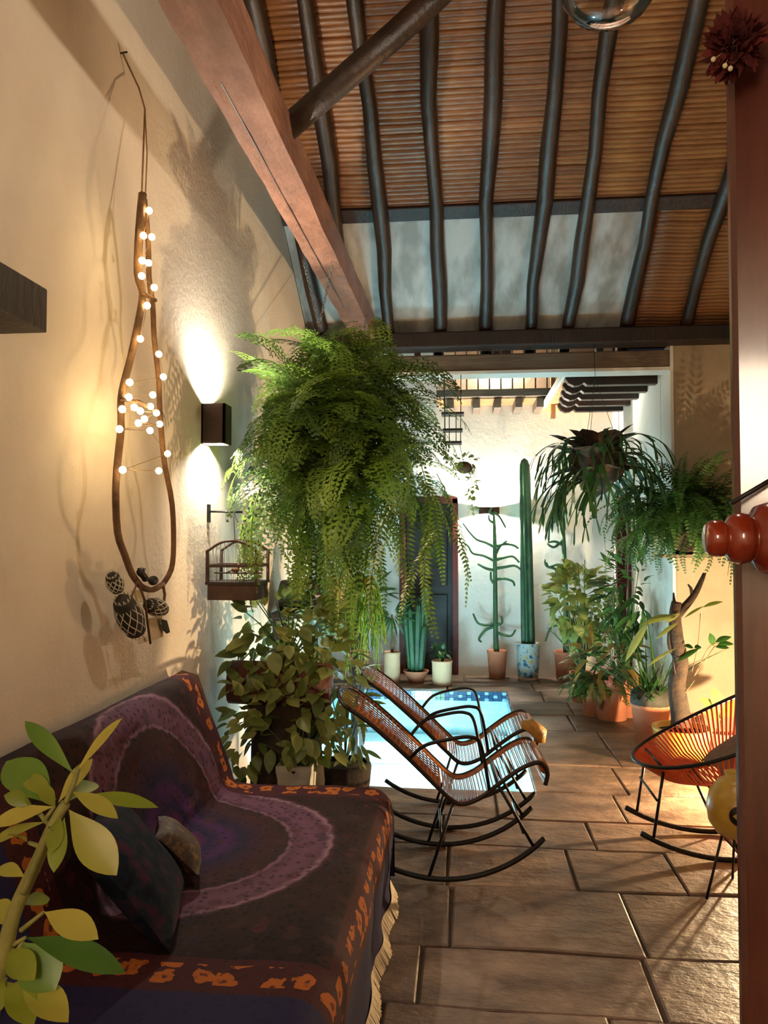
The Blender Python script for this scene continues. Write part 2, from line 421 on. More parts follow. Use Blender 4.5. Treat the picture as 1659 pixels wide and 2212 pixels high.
for q in cm: q.materials.append(M_cane)
cs.materials.append(M_cane)
Y = YE - .93; k = 0
while Y > RIDGE:
    o = inst(cm[k % 2], 'cane', ceil, Matrix.Translation(((XW+XR)/2 + rnd(-.06, .06), Y, canez(Y)+rnd(-.004,.004))) @ Matrix.Rotation(rnd(-.002,.002), 4, 'Y') @ Matrix.Rotation(rnd(0,6), 4, 'X'))
    Y -= .0305; k += 1
Y = YE + .1
while Y > YE - .93:
    inst(cs, 'cane', ceil, Matrix.Translation(((1.40+XR)/2+.03, Y, canez(Y)+rnd(-.004,.004)))); Y -= .0305
RX = [-1.27, -.96, -.63, -.2, .2, .6, .92, 1.4, 1.9, 2.35]
for i, x in enumerate(RX):
    pts = []; ph = i*1.9
    for k in range(15):
        Y = YE + .25 - (YE + .25 - RIDGE)*k/14
        pts.append((x + .014*math.sin(k*.9+ph) + .009*math.sin(k*2.1+ph*2), Y, raf(Y) + .012*math.sin(k*1.3+ph)))
    MB().tube(pts, [.056 + .007*math.sin(k*1.1+ph) for k in range(15)], 10).build('rafter', M_log, ceil)
MB().box((.67, YE-.92, raf(YE-.92)+.085), (XR-XW, .12, .09), Matrix.Rotation(-math.atan(SL), 3, 'X')).build('purlin', M_dark, ceil, smooth=False, bevel=.01)
MB().box2((XW, YE-.09, 3.30), (XR, YE+.09, 3.44)).build('wall_plate', M_dark, ceil, smooth=False, bevel=.015)
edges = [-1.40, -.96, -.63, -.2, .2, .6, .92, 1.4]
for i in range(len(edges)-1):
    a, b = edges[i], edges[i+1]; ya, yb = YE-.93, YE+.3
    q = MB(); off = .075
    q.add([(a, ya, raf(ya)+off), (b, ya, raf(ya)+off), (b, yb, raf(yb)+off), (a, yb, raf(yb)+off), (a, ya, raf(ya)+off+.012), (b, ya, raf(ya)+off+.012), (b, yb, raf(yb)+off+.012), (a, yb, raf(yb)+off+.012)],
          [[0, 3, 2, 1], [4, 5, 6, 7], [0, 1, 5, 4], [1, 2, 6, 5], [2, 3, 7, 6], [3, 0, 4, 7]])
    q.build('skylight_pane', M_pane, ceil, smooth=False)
# lintel under the plate
lin = tag(MB().box2((XW, 6.84, 3.12), (1.785, 7.06, 3.275)).build('lintel_beam', M_lintel, smooth=False, bevel=.012), 'weathered timber lintel spanning the courtyard opening', 'beam')
lw = MB().box2((XW, 6.83, 3.095), (1.785, 7.05, 3.122)).build('painted_edge', M_white, lin, smooth=False)
MB().box2((XW, 6.80, 3.305), (1.80, 6.86, 3.345)).build('trim_2', M_lintel, ceil, smooth=False)
for x in (-1.2, -.4, .4, 1.2): MB().box2((x-.03, 6.86, 3.27), (x+.03, 6.98, 3.36)).build('spacer_block', M_dark, lin, smooth=False)
# tie beam
def plank_path(p0, p1, wd, h, seg=26, amp=.008):
    mb = MB(); p0 = Vector(p0); p1 = Vector(p1); vs = []; fs = []; n = 12
    for i in range(seg+1):
        c = p0.lerp(p1, i/seg)
        for k, (u, v) in enumerate([(-1,-1),(-.33,-1.0),(.33,-1.0),(1,-1),(1,-.33),(1,.33),(1,1),(.33,1),(-.33,1),(-1,1),(-1,.33),(-1,-.33)]):
            p = c + Vector((u*wd/2*(.97 if abs(u) == 1 and abs(v) == 1 else 1), 0, v*h/2))
            p += Vector((noise.noise(p*7), 0, noise.noise(p*7+Vector((9,3,1)))))*amp
            vs.append(p)
    for i in range(seg):
        for k in range(n): fs.append([i*n+k, i*n+(k+1) % n, (i+1)*n+(k+1) % n, (i+1)*n+k])
    fs.append(list(range(n))[::-1]); fs.append([seg*n+k for k in range(n)])
    return mb.add(vs, fs)
tb = tag(plank_path((-.905, -2.2, 3.485), (-.86, YE+.07, 3.485), .195, .20, 60).build('tie_beam', M_beam, smooth=False), 'long rough hewn tie beam running under the roof beside the cream wall', 'beam')
MB().box((-.90, 4.25, 3.384), (.004, 2.9, .008), Matrix.Rotation(R(-.5), 3, 'Z')).build('crack', M_doordark, tb, smooth=False)
st = tag(MB().tube([(-.84, 3.45, 3.52), (-.3, 3.45, 3.96), (.5, 3.45, 4.66), (1.55, 3.45, 5.6)], [.058, .06, .06, .058], 10).build('diagonal_strut', M_log), 'round dark wooden strut rising diagonally from the tie beam to the roof', 'beam')

# ================================================================== far balcony and side eave
bal = thing('balcony', 'lit timber balcony of orange boards above the far white wall', 'balcony', (.45, 8.95, 3.25))
for k in range(10):
    x = -.22 + k*.13
    MB().box2((x, 8.85, 3.33), (x+.016, 8.866, 4.05)).build('baluster', M_lintel, bal, smooth=False)
MB().box2((-.3, 8.83, 4.05), (1.02, 8.89, 4.12)).build('handrail', M_lintel, bal, smooth=False)
MB().box2((-.3, 8.80, 3.25), (1.02, 8.90, 3.335)).build('fascia', M_lintel, bal, smooth=False, bevel=.006)
MB().box2((-.3, 8.90, 3.24), (1.02, YF, 3.30)).build('deck', M_boards, bal, smooth=False)
for x in (-.14, .16, .40, .64, .88): MB().box2((x-.04, 8.86, 3.13), (x+.04, YF+.02, 3.24)).build('joist', M_lintel, bal, smooth=False, bevel=.006)
MB().box2((1.00, 8.84, 3.0), (1.05, 8.92, 4.0)).build('corner_post', M_boards, bal, smooth=False)
def tail(Y, i):
    mb = MB(); x0 = .95 + .03*i; x1 = 1.80; z = 3.10; prof = []
    prof = [(x1, z-.045), (x0+.2, z-.045), (x0+.17, z-.02), (x0+.13, z-.045), (x0+.08, z-.05), (x0+.03, z-.025), (x0, z+.02), (x0, z+.05), (x1, z+.055)]
    n = len(prof)
    mb.add([(x, Y-.045, q) for x, q in prof] + [(x, Y+.045, q) for x, q in prof], [list(range(n)), list(range(n, 2*n))[::-1]] + [[a, (a+1) % n, (a+1) % n+n, a+n] for a in range(n)])
    return mb
eav = thing('side_eave', 'dark scroll ended rafter tails carrying a board eave over the courtyard', 'eave', (1.4, 8, 3.1))
for i, Y in enumerate((7.28, 7.66, 8.04, 8.42, 8.80)): tail(Y, i).build('rafter_tail', M_dark, eav, smooth=False)
MB().box2((.93, 7.1, 3.155), (1.80, YF, 3.18)).build('eave_boarding', M_boards, eav, smooth=False)
MB().box2((.92, 7.1, 3.13), (.95, 9.0, 3.2)).build('edge_board', M_white, eav, smooth=False)

# ================================================================== LAMPS
def sconce(name, label, c, s, axis, power, glow, color, wt=.012, lz=None):
    """box open at top and bottom; axis = outward normal"""
    root = thing(name, label, 'wall lamp', c)
    c = Vector(c); ax = Vector(axis); sd = Vector((0,0,1)).cross(ax); dp, wd, h = s
    rot = Matrix((ax, sd, Vector((0,0,1)))).transposed()
    mb = MB()
    mb.box(c + ax*(dp-wt/2), (wt, wd, h), rot)
    mb.box(c + ax*dp/2 + sd*(wd/2-wt/2), (dp, wt, h), rot); mb.box(c + ax*dp/2 - sd*(wd/2-wt/2), (dp, wt, h), rot)
    hs_ = mb.build('housing', M_rust, root, smooth=False)
    MB().box(c + ax*.004, (.008, wd, h), rot).build('back_plate', M_rust, root, smooth=False)
    MB().box(c + ax*dp/2, (dp-.02, wd-.02, .006), rot).build('bulb_holder', M_rust, hs_, smooth=False)
    for z in (-1, 1):
        MB().ball(c + ax*dp*.5 + Vector((0,0,z*.03)), .018, 10).build('bulb', glow, root)
        point('bulb_light', c + ax*dp*.5 + Vector((0,0,z*(lz if lz is not None else h/2-.02))), power*(.62 if z > 0 else .38), color, .018, root)
    return root
pS = atx(436, 915, XW)
sconce('wall_sconce', 'dark box sconce shining up and down on the cream wall beside the fern', (XW, pS.y+.05, pS.z), (.13, .12, .215), (1, 0, 0), P_SCONCE, M_lampglow, WHITE, lz=.072)
sconce('wall_sconce', 'small box sconce on the wall above the balcony deck', (.42, YF, 3.86), (.10, .16, .12), (0, -1, 0), P_BALC, M_courtglow, (1, .82, .58))
pC = aty(1056, 1103, YF)
sconce('wall_sconce', 'flat box sconce glaring on the far white courtyard wall', (pC.x, YF, pC.z), (.12, .24, .085), (0, -1, 0), P_COURT, M_courtglow, WHITE)
# pendant glass bowl
pc = atz(1318, 40, 3.25)
pen = thing('pendant_lamp', 'clear glass bowl pendant with a bright bulb hanging from the roof', 'lamp', (pc.x, pc.y, 3.25))
prof = [(.012, 0), (.06, .006), (.11, .03), (.145, .08), (.155, .13), (.145, .18), (.11, .225), (.05, .25)]
MB().lathe(prof, 32, (pc.x, pc.y, 3.25), cap1=False).build('glass_bowl', M_glass, pen)
MB().lathe([(.052, .245), (.052, .27), (.02, .30), (.012, .34)], 16, (pc.x, pc.y, 3.25)).build('cap', M_rust, pen)
MB().tube([(pc.x, pc.y, 3.58), (pc.x, pc.y, canez(max(pc.y, RIDGE))-.1 if pc.y > RIDGE else 5.8)], .006, 6).build('cord', M_iron, pen)
MB().ball((pc.x, pc.y, 3.37), .03, 12).build('bulb', M_lampglow, pen)
point('bulb_light', (pc.x, pc.y, 3.37), P_PENDANT, WARM, .035, pen)
# unseen shaded lamp added behind the viewpoint for its glint on the varnished post
sl = thing('added_glint_lamp', 'unseen lamp with tall cream drum shade added for its glint on the post', 'lamp', (-.51, -1.1, 0))
MB().lathe([(.15, 0), (.15, .02), (.02, .04), (.015, .2)], 20, (-.51, -1.1, 0)).build('base', M_iron, sl)
MB().tube([(-.51, -1.1, .1), (-.51, -1.1, 1.95)], .012, 8).build('added_lamp_pole', M_iron, sl)
MB().lathe([(.18, 1.84), (.16, 2.36)], 28, (-.51, -1.1, 0), cap0=False, cap1=False).build('added_lamp_shade', M_added_shadeglow, sl)
MB().tube([(-.68, -1.1, 2.1), (-.34, -1.1, 2.1)], .004, 6).build('added_lamp_spider', M_iron, sl)
point('bulb_light', (-.51, -1.1, 2.02), P_ADDED_LAMP, WARM, .1, sl)
# floor lantern hidden behind the post
fl = thing('hidden_floor_lantern', 'low warm floor lantern hidden behind the post, glowing near the ochre pillar', 'lamp', (1.98, 5.0, 0))
for a in (-1, 1):
    for b in (-1, 1): MB().box((1.98+a*.08, 5.0+b*.08, .2), (.012, .012, .38)).build('corner_bar', M_iron, fl, smooth=False)
MB().box((1.98, 5.0, .008), (.18, .18, .016)).build('base', M_iron, fl, smooth=False)
MB().box((1.98, 5.0, .395), (.18, .18, .012)).build('top', M_iron, fl, smooth=False)
MB().ball((1.98, 5.0, .22), .03, 12).build('bulb', M_lampglow, fl)
MB().tube([(1.98, 5.0, .01), (1.98, 5.0, .2)], .01, 6).build('bulb_stem', M_iron, fl)
point('bulb_light', (1.98, 5.0, .27), P_FLOOR, (1, .72, .40), .03, fl)

# ================================================================== LARGE OBJECTS
# varnished post beside the viewpoint
px_ = aty(1581, 1106, 1.15).x
post = thing('wooden_post', 'glossy varnished reddish brown square post close to the viewpoint', 'post', (px_+.2, 1.3, 0))
pr = Matrix.Rotation(R(-21), 3, 'Z'); po = Vector((px_, 1.15, 0))
MB().box(po + pr @ Vector((.085, .13, 2.71)), (.17, .26, 5.42), pr).build('shaft', M_varnish, post, smooth=False, bevel=.012)
MB().box(po + pr @ Vector((.30, .135, 2.71)), (.255, .25, 5.42), pr).build('shaft', M_varnish, post, smooth=False, bevel=.006)
# turned finial on a rod fixed to the post
fa = aty(1524, 1163, 1.0); fz = fa.z
fin = thing('turned_finial', 'glossy red brown turned wooden finial bracketed to the varnished post', 'finial', (px_+.1, 1.0, fz))
prof = [(.002, 0), (.018, .001), (.022, .006), (.0235, .013), (.0225, .02), (.019, .0235), (.021, .025), (.029, .03), (.0325, .04), (.031, .05), (.026, .0535), (.028, .056), (.041, .062), (.046, .078), (.044, .098), (.034, .108), (.028, .112), (.03, .118), (.03, .4)]
MB().lathe(prof, 28, (fa.x, 1.0, fz), Matrix.Rotation(R(90), 3, 'Y')).build('finial', M_finial, fin)
MB().box2((fa.x+.2, .99, fz-.015), (fa.x+.23, 1.14, fz+.015)).build('bracket', M_finial, fin, smooth=False)
MB().tube([aty(1578, 1088, 1.1), aty(1700, 1016, 1.1)], .0035, 6).build('peg', M_doordark, fin)
MB().tube([aty(1700, 1016, 1.1), aty(1700, 1016, 1.16)], .0035, 6).build('peg', M_doordark, fin)
# red felt ornament hanging by the post top
oc = aty(1583, 100, 1.08)
orn = thing('felt_ornament', 'dark red felt ball ornament with small white beads hanging at the post', 'ornament', oc)
random.seed(3)
mb = MB()
for k in range(220):
    d = rdir(); mb.leaf(frame(oc + d*.014, d + rdir()*.3, rdir()), rnd(.026, .036), .014, 3, rnd(-.1,.4))
mb.build('felt_petals', M_redpaper, orn)
for a, b in ((1541, 128), (1566, 142), (1578, 148)): MB().ball(aty(a, b, 1.06), .0035, 8).build('bead', M_paper, orn); 
for a, b in ((1541, 128), (1566, 142), (1578, 148)): MB().tube([aty(a, b, 1.06), oc], .0008, 4).build('thread', M_twine, orn)
MB().tube([oc, oc + Vector((0, .08, .05))], .0015, 5).build('hook', M_iron, orn)
# ---- sofa / daybed
SY0, SY1, SXF, SXB = 1.5, 3.6, -.345, -1.08
sofa = thing('daybed', 'low daybed with thick mattress and leaning back bolster against the cream wall', 'daybed', (-.85, 2.5, 0))
MB().box2((XW+.02, SY0+.03, .08), (SXF-.05, SY1-.04, .24)).build('base_frame', M_dark, sofa, smooth=False, bevel=.01)
for x in (XW+.1, SXF-.12):
    for y in (SY0+.12, SY1-.12): MB().box((x, y, .05), (.07, .07, .1)).build('foot', M_dark, sofa, smooth=False)
MB().box2((XW+.02, SY0+.02, .23), (SXF-.03, SY1-.03, .475)).build('mattress', M_cushion, sofa, smooth=False, bevel=.05)
bm_ = MB(); prism_y = [(SXB-.02, .47), (-1.275, .97), (-1.33, .985), (XW+.01, .95), (XW+.01, .47)]
n = len(prism_y); bm_.add([(x, SY0+.02, z) for x, z in prism_y] + [(x, SY1-.03, z) for x, z in prism_y], [list(range(n)), list(range(n, 2*n))[::-1]] + [[i, (i+1) % n, (i+1) % n+n, i+n] for i in range(n)])
bm_.build('back_bolster', M_cushion, sofa, smooth=False, bevel=.03)
# ---- throw with mandala, uv in metres from the medallion centre
def throw_mat():
    m, nt, b = newmat('mandala_throw'); L = nt.links.new
    uv = N(nt, 'ShaderNodeUVMap'); nz = N(nt, 'ShaderNodeTexNoise', Scale=3.5, Detail=3); L(uv.outputs[0], nz.inputs[0])
    sep = N(nt, 'ShaderNodeSeparateXYZ'); L(uv.outputs[0], sep.inputs[0])
    def math_(op, a, b_=None, c=None):
        q = N(nt, 'ShaderNodeMath', _operation=op)
        for i, v in enumerate((a, b_, c)):
            if v is None: continue
            if isinstance(v, (int, float)): q.inputs[i].default_value = v
            else: L(v, q.inputs[i])
        return q.outputs[0]
    u, v = sep.outputs[0], sep.outputs[1]
    r = math_('SQRT', math_('ADD', math_('MULTIPLY', u, u), math_('MULTIPLY', v, v)))
    ang = math_('ARCTAN2', v, u)
    pet = math_('MULTIPLY', math_('SINE', math_('MULTIPLY', ang, 40.0)), .003)
    r2 = math_('ADD', math_('ADD', r, pet), math_('MULTIPLY', math_('SUBTRACT', nz.outputs[0], .5), .006))
    rp = N(nt, 'ShaderNodeValToRGB'); L(math_('MULTIPLY', r2, 1/.83), rp.inputs[0])
    stops = [(0, '2a1638'), (.08, '521c44'), (.14, '1c1638'), (.22, '421a48'), (.28, '1e1630'), (.34, '301828'), (.42, '38191c'), (.50, '2c1816'), (.515, '765262'), (.53, '523242'), (.60, '623e50'), (.67, '563646'), (.695, '83606c'), (.71, '40222a'), (.73, '281312'), (.85, '2c1714'), (1, '220f10')]
    e = rp.color_ramp.elements; e[0].position = 0; e[0].color = srgb(stops[0][1]); e[1].position = 1; e[1].color = srgb(stops[-1][1])
    for p, c in stops[1:-1]: q = e.new(p); q.color = srgb(c)
    # fine paisley relief of colour
    vo = N(nt, 'ShaderNodeTexVoronoi', Scale=38, Randomness=.7); L(uv.outputs[0], vo.inputs[0])
    fine = N(nt, 'ShaderNodeValToRGB'); L(vo.outputs[0], fine.inputs[0]); fe = fine.color_ramp.elements
    fe[0].position = .18; fe[0].color = (.35, .35, .38, 1); fe[1].position = .42; fe[1].color = (1, 1, 1, 1)
    mul = N(nt, 'ShaderNodeMix', _data_type='RGBA', _blend_type='MULTIPLY'); mul.inputs[0].default_value = .75
    L(rp.outputs[0], mul.inputs[6]); L(fine.outputs[0], mul.inputs[7])
    n5 = N(nt, 'ShaderNodeTexNoise', Scale=7, Detail=4, Roughness=.7); L(uv.outputs[0], n5.inputs[0])
    v5 = N(nt, 'ShaderNodeTexVoronoi', Scale=15, Randomness=.9); L(uv.outputs[0], v5.inputs[0])
    cr5 = N(nt, 'ShaderNodeValToRGB'); L(n5.outputs[0], cr5.inputs[0]); ce = cr5.color_ramp.elements
    ce[0].position = .38; ce[0].color = srgb('1a1a38'); ce[1].position = .62; ce[1].color = srgb('581c26'); q = ce.new(.5); q.color = srgb('3a2418')
    fac5 = math_('MULTIPLY', math_('LESS_THAN', v5.outputs[0], .38), .45)
    mx5 = N(nt, 'ShaderNodeMix', _data_type='RGBA'); L(fac5, mx5.inputs[0]); L(mul.outputs[2], mx5.inputs[6]); L(cr5.outputs[0], mx5.inputs[7])
    # square border
    sq = math_('MAXIMUM', math_('ABSOLUTE', math_('ADD', u, .1)), math_('MULTIPLY', math_('ABSOLUTE', v), .93))
    inb = math_('GREATER_THAN', sq, .66); band = math_('MULTIPLY', math_('GREATER_THAN', sq, .69), math_('LESS_THAN', sq, .785)); outb = math_('GREATER_THAN', sq, .82)
    bcol = N(nt, 'ShaderNodeMix', _data_type='RGBA'); L(inb, bcol.inputs[0]); L(mx5.outputs[2], bcol.inputs[6]); bcol.inputs[7].default_value = srgb('3c161a')
    # flowers: voronoi cells of about 9 cm
    n3 = N(nt, 'ShaderNodeTexNoise', Scale=30, Detail=2); L(uv.outputs[0], n3.inputs[0])
    wv = N(nt, 'ShaderNodeVectorMath', _operation='ADD'); sc3 = N(nt, 'ShaderNodeVectorMath', _operation='SCALE'); L(n3.outputs[1], sc3.inputs[0]); sc3.inputs[3].default_value = .055
    L(uv.outputs[0], wv.inputs[0]); L(sc3.outputs[0], wv.inputs[1])
    v3 = N(nt, 'ShaderNodeTexVoronoi', Scale=10.5, Randomness=.6); v3.voronoi_dimensions = '2D'; L(wv.outputs[0], v3.inputs[0])
    flw = math_('MULTIPLY', math_('LESS_THAN', v3.outputs[0], .34), band)
    core = math_('MULTIPLY', math_('LESS_THAN', v3.outputs[0], .10), band)
    c2 = N(nt, 'ShaderNodeMix', _data_type='RGBA'); L(flw, c2.inputs[0]); L(bcol.outputs[2], c2.inputs[6]); c2.inputs[7].default_value = srgb('a0561e')
    c2b = N(nt, 'ShaderNodeMix', _data_type='RGBA'); L(core, c2b.inputs[0]); L(c2.outputs[2], c2b.inputs[6]); c2b.inputs[7].default_value = srgb('5a2a1c')
    c3 = N(nt, 'ShaderNodeMix', _data_type='RGBA'); L(outb, c3.inputs[0]); L(c2b.outputs[2], c3.inputs[6]); c3.inputs[7].default_value = srgb('221c3c')
    mf = N(nt, 'ShaderNodeMix', _data_type='RGBA', _blend_type='MULTIPLY'); mf.inputs[0].default_value = .5; L(c3.outputs[2], mf.inputs[6]); L(fine.outputs[0], mf.inputs[7])
    L(mf.outputs[2], b.inputs['Base Color']); b.inputs['Roughness'].default_value = .85; b.inputs['Specular IOR Level'].default_value = .2
    wn = N(nt, 'ShaderNodeTexNoise', Scale=160, Detail=2); L(uv.outputs[0], wn.inputs[0])
    bp = N(nt, 'ShaderNodeBump', Strength=.35, Distance=.004); L(wn.outputs[0], bp.inputs['Height']); L(bp.outputs[0], b.inputs['Normal'])
    return m
M_throw = throw_mat()
prof = smooth_path([(XW+.012, .80), (XW+.02, .97), (-1.335, 1.0), (-1.27, .985), (-1.20, .84), (-1.10, .57), (-1.07, .515), (-1.02, .50), (-.85, .492), (-.60, .498), (-.42, .493), (-.355, .46), (-.33, .40), (-.325, .25), (-.335, .12), (-.325, .02)], 5)
prof = [(p[0], p[1]) for p in prof]
s_acc = [0]
for i in range(1, len(prof)): s_acc.append(s_acc[-1] + math.hypot(prof[i][0]-prof[i-1][0], prof[i][1]-prof[i-1][1]))
fold_i = min(range(len(prof)), key=lambda i: abs(prof[i][0]+1.075) + abs(prof[i][1]-.515)); s0 = s_acc[fold_i]
NYT = 70; vs = []; uvs = []; fs = []; YC = 2.85
for j in range(NYT+1):
    Y = SY0 - .03 + (SY1 - SY0 + .05)*j/NYT
    for i, (x, z) in enumerate(prof):
        nn = noise.noise(Vector((x*4, Y*3, z*4))); n2 = noise.noise(Vector((x*11, Y*9, z*11)))
        front = max(0, (.42 - z)/.4) if x > -.45 else 0
        dx = .012*nn + .004*n2 + front*.013*math.sin(Y*13 + 1.5*math.sin(Y*4)); dz = .010*nn + .004*n2
        zz = z + (dz if z > .1 else 0)
        far = max(0, (Y - (SY1-.06))/.08)
        if z > .3: zz -= .05*far*far
        vs.append((max(XW+.006, x+dx*.8), Y, max(.012, zz))); uvs.append((Y-YC, s_acc[i]-s0))
P = len(prof)
for j in range(NYT):
    for i in range(P-1): fs.append([j*P+i, (j+1)*P+i, (j+1)*P+i+1, j*P+i+1])
# far end drop
b0 = len(vs); last = NYT*P
for i, (x, z) in enumerate(prof):
    q = vs[last+i]; vs.append((q[0], SY1+.035+.01*math.sin(i), q[2]-.04 if q[2] > .06 else q[2])); uvs.append((SY1-YC+.06, uvs[last+i][1]))
for i, (x, z) in enumerate(prof):
    q = vs[last+i]; vs.append((q[0], SY1+.045, min(q[2], .06 if i < len(prof) else 0)*1.0)); uvs.append((SY1-YC+.45, uvs[last+i][1]))
for i in range(P-1):
    fs.append([last+i, b0+i, b0+i+1, last+i+1]); fs.append([b0+i, b0+P+i, b0+P+i+1, b0+i+1])
tmb = MB().add(vs, fs)
throw = tmb.build('mandala_throw', M_throw)
ul = throw.data.uv_layers.new(name='UVMap')
for lp in throw.data.loops: ul.data[lp.index].uv = uvs[lp.vertex_index]
tag(throw, 'purple and maroon mandala throw with orange flower border spread over the daybed', 'throw')
fr = MB()
for k in range(260):
    Y = SY0 + (SY1-SY0)*k/259; x = -.325 + .012*math.sin(Y*13 + 1.5*math.sin(Y*4))
    fr.add([(x-.004, Y-.006, .06), (x-.004, Y+.006, .06), (x+.026+rnd(-.006,.006), Y+.005+rnd(-.006,.006), .006), (x+.026, Y-.005, .006)], [[0, 1, 2, 3]])
stuff(fr.build('fringe', M_cream, throw, smooth=False))
# pillow on daybed
def pillow(name, mt, c, size, th, M, label):
    mb = MB(); n = 14; vs = []; fs = []
    for sgn in (1, -1):
        for j in range(n+1):
            for i in range(n+1):
                u = i/n*2-1; v = j/n*2-1
                h = th*(max(0, (1-u**4)*(1-v**4)))**.6
                k = 1 - .08*(abs(u)**2*abs(v)**2)*-1 - .06*(1-abs(v))*abs(u)**6 - .06*(1-abs(u))*abs(v)**6
                vs.append(Vector(c) + M @ Vector((u*size/2*k, v*size/2*k, sgn*h)))
    N2 = (n+1)*(n+1)
    for j in range(n):
        for i in range(n):
            a = j*(n+1)+i; fs.append([a, a+1, a+n+2, a+n+1]); fs.append([N2+a, N2+a+n+1, N2+a+n+2, N2+a+1])
    o = mb.add(vs, fs).build(name, mt); return tag(o, label, 'pillow')
M_pillow = mat('dark_brocade', '100e18', '3e1c2e', 16, .85, .3, 60, c3='14202a', detail=3, spec=.15)
M_pillow2 = mat('gold_brocade', '4a3318', '7a5a2c', 30, .6, .4, 60, c3='33221a', detail=3)
rot = Euler((R(0), R(52), R(16))).to_matrix()
pillow('throw_pillow', M_pillow, (-.99, 2.27, .655), .40, .065, rot, 'dark plum and blue brocade pillow leaning on the daybed back')
pillow('throw_pillow', M_pillow2, (-.965, 2.56, .605), .19, .045, Euler((R(0), R(46), R(20))).to_matrix(), 'small gold and brown brocade pillow beside the dark pillow on the daybed')

# ---- rocking chairs
def rocking_chair(label):
    root = thing('rocking_chair', label, 'chair', (0,0,0), 0, 'woven rocking chairs by the pool')
    Wd = .44; h = Wd/2
    side = smooth_path([(-.555, 0, .815), (-.456, 0, .745), (-.28, 0, .59), (-.13, 0, .445), (-.04, 0, .375), (.06, 0, .40), (.16, 0, .475), (.26, 0, .545), (.345, 0, .575), (.385, 0, .53), (.375, 0, .47)], 6)
    for s in (-1, 1):
        MB().tube([(p.x, s*h, p.z) for p in side], .011, 8).build('side_rail', M_rust, root, local=True)
        run = [(-.11 + .67*math.sin(a), s*(h-.01), .013 + .67 - .67*math.cos(a)) for a in [(-.62 + 1.42*i/20) for i in range(21)]]
        MB().tube(run, .0135, 8).build('rocker', M_iron, root, local=True)
        fx = -.11 + .67*math.sin(.70); fz_ = .67 - .67*math.cos(.70) + .013
        MB().tube([(.15, s*h, .468), (fx, s*(h-.01), fz_)], .0085, 6).build('leg', M_iron, root, local=True)
        MB().tube([(-.06, s*h, .385), (-.18, s*(h-.01), .02)], .0085, 6).build('leg', M_iron, root, local=True)
        arm = smooth_path([(-.27, s*h, .585), (-.20, s*(h+.03), .655), (-.08, s*(h+.04), .69), (.02, s*(h+.035), .70), (.07, s*(h+.02), .655), (.11, s*h, .44)], 5)
        MB().tube(arm, .009, 8).build('armrest', M_iron, root, local=True)
    MB().tube([(.15, -h, .468), (.15, h, .468)], .008, 6).build('cross_bar', M_iron, root, local=True)
    MB().tube([(-.12, -h+.01, .2), (-.12, h-.01, .2)], .007, 6).build('cross_bar', M_iron, root, local=True)
    MB().tube([(.27, -h+.01, .24), (.27, h-.01, .24)], .007, 6).build('cross_bar', M_iron, root, local=True)
    # head loop
    top = side[0]; hd = [(top.x, -h, top.z)] + [(top.x - .07*math.sin(a) - .01, -h*math.cos(a), top.z + .055*math.sin(a)) for a in [math.pi*i/10 for i in range(1, 10)]] + [(top.x, h, top.z)]
    MB().tube(hd, .011, 8).build('head_loop', M_rust, root, local=True)
    wv = MB()
    for i in range(7):
        t = (i+1)/8; y = -h + Wd*t; k = math.sin(math.pi*t)
        wv.tube([(top.x, y, top.z), (top.x - .07*k - .01, y, top.z + .055*k)], .0022, 4)
    # weave
    acc = [0]
    for i in range(1, len(side)): acc.append(acc[-1] + (side[i]-side[i-1]).length)
    def along(s):
        for i in range(1, len(side)):
            if acc[i] >= s: return side[i-1].lerp(side[i], (s-acc[i-1])/max(1e-6, acc[i]-acc[i-1]))
        return side[-1]
    tot = acc[-1]; k = 0; s = .02
    def sag(p, y, s): return Vector((p.x + .008*math.cos(math.pi*y/Wd), y, p.z - .028*math.cos(math.pi*y/Wd)))
    while s < tot:
        p = along(s); ys = [-h + Wd*i/6 for i in range(7)]
        wv.tube([sag(p, y, s) for y in ys], .0036, 5, False)
        if .42 < s/tot < .62 or s/tot > .82:
            p = along(min(tot, s+.008)); wv.tube([sag(p, y, s) for y in ys], .0026, 4, False)
        s += (.027 if s < tot*.45 else .019)
    for i in range(14):
        y = -h + .012 + (Wd-.024)*i/13
        wv.tube([sag(along(tot*q/24), y, 0) + Vector((0, 0, .003)) for q in range(0, 25 if i in (0, 1, 12, 13) else 12)], .0036, 5, False)
    for e in (-1, 1):
        for i in range(5):
            y = e*(h - .006 - i*.009); wv.tube([sag(along(tot*q/40), y, 0) + Vector((0, 0, .002)) for q in range(10, 36)], .004, 4, False)
    stuff(wv.build('woven_cord', M_cord, root, local=True))
    # wrapped front roll
    fr = MB(); fr.tube([(.372, -h, .545), (.376, -h*.3, .54), (.376, h*.3, .54), (.372, h, .545)], .022, 10)
    fr.build('front_roll', M_cord, root, local=True)
    return root
rc = rocking_chair('brown cord rocking chair with iron rockers next to the daybed corner')
def copy_tree(o, parent=None):
    c = o.copy(); COL.objects.link(c); c.parent = parent
    for ch in list(o.children): copy_tree(ch, c)
    return c
rc2 = copy_tree(rc); rc2['label'] = 'brown cord rocking chair with a tan wrapped seat corner nearer the pool'
rc.location = (0, 3.96, 0); rc.rotation_euler = (0, 0, R(3))
rc2.location = (.02, 4.62, 0); rc2.rotation_euler = (0, 0, R(2))
MB().tube([(.30, -.2, .585), (.345, -.205, .592), (.40, -.2, .545), (.395, -.2, .50)], [.03, .042, .045, .035], 10).build('tan_wrapping', M_cap, rc2, local=True)

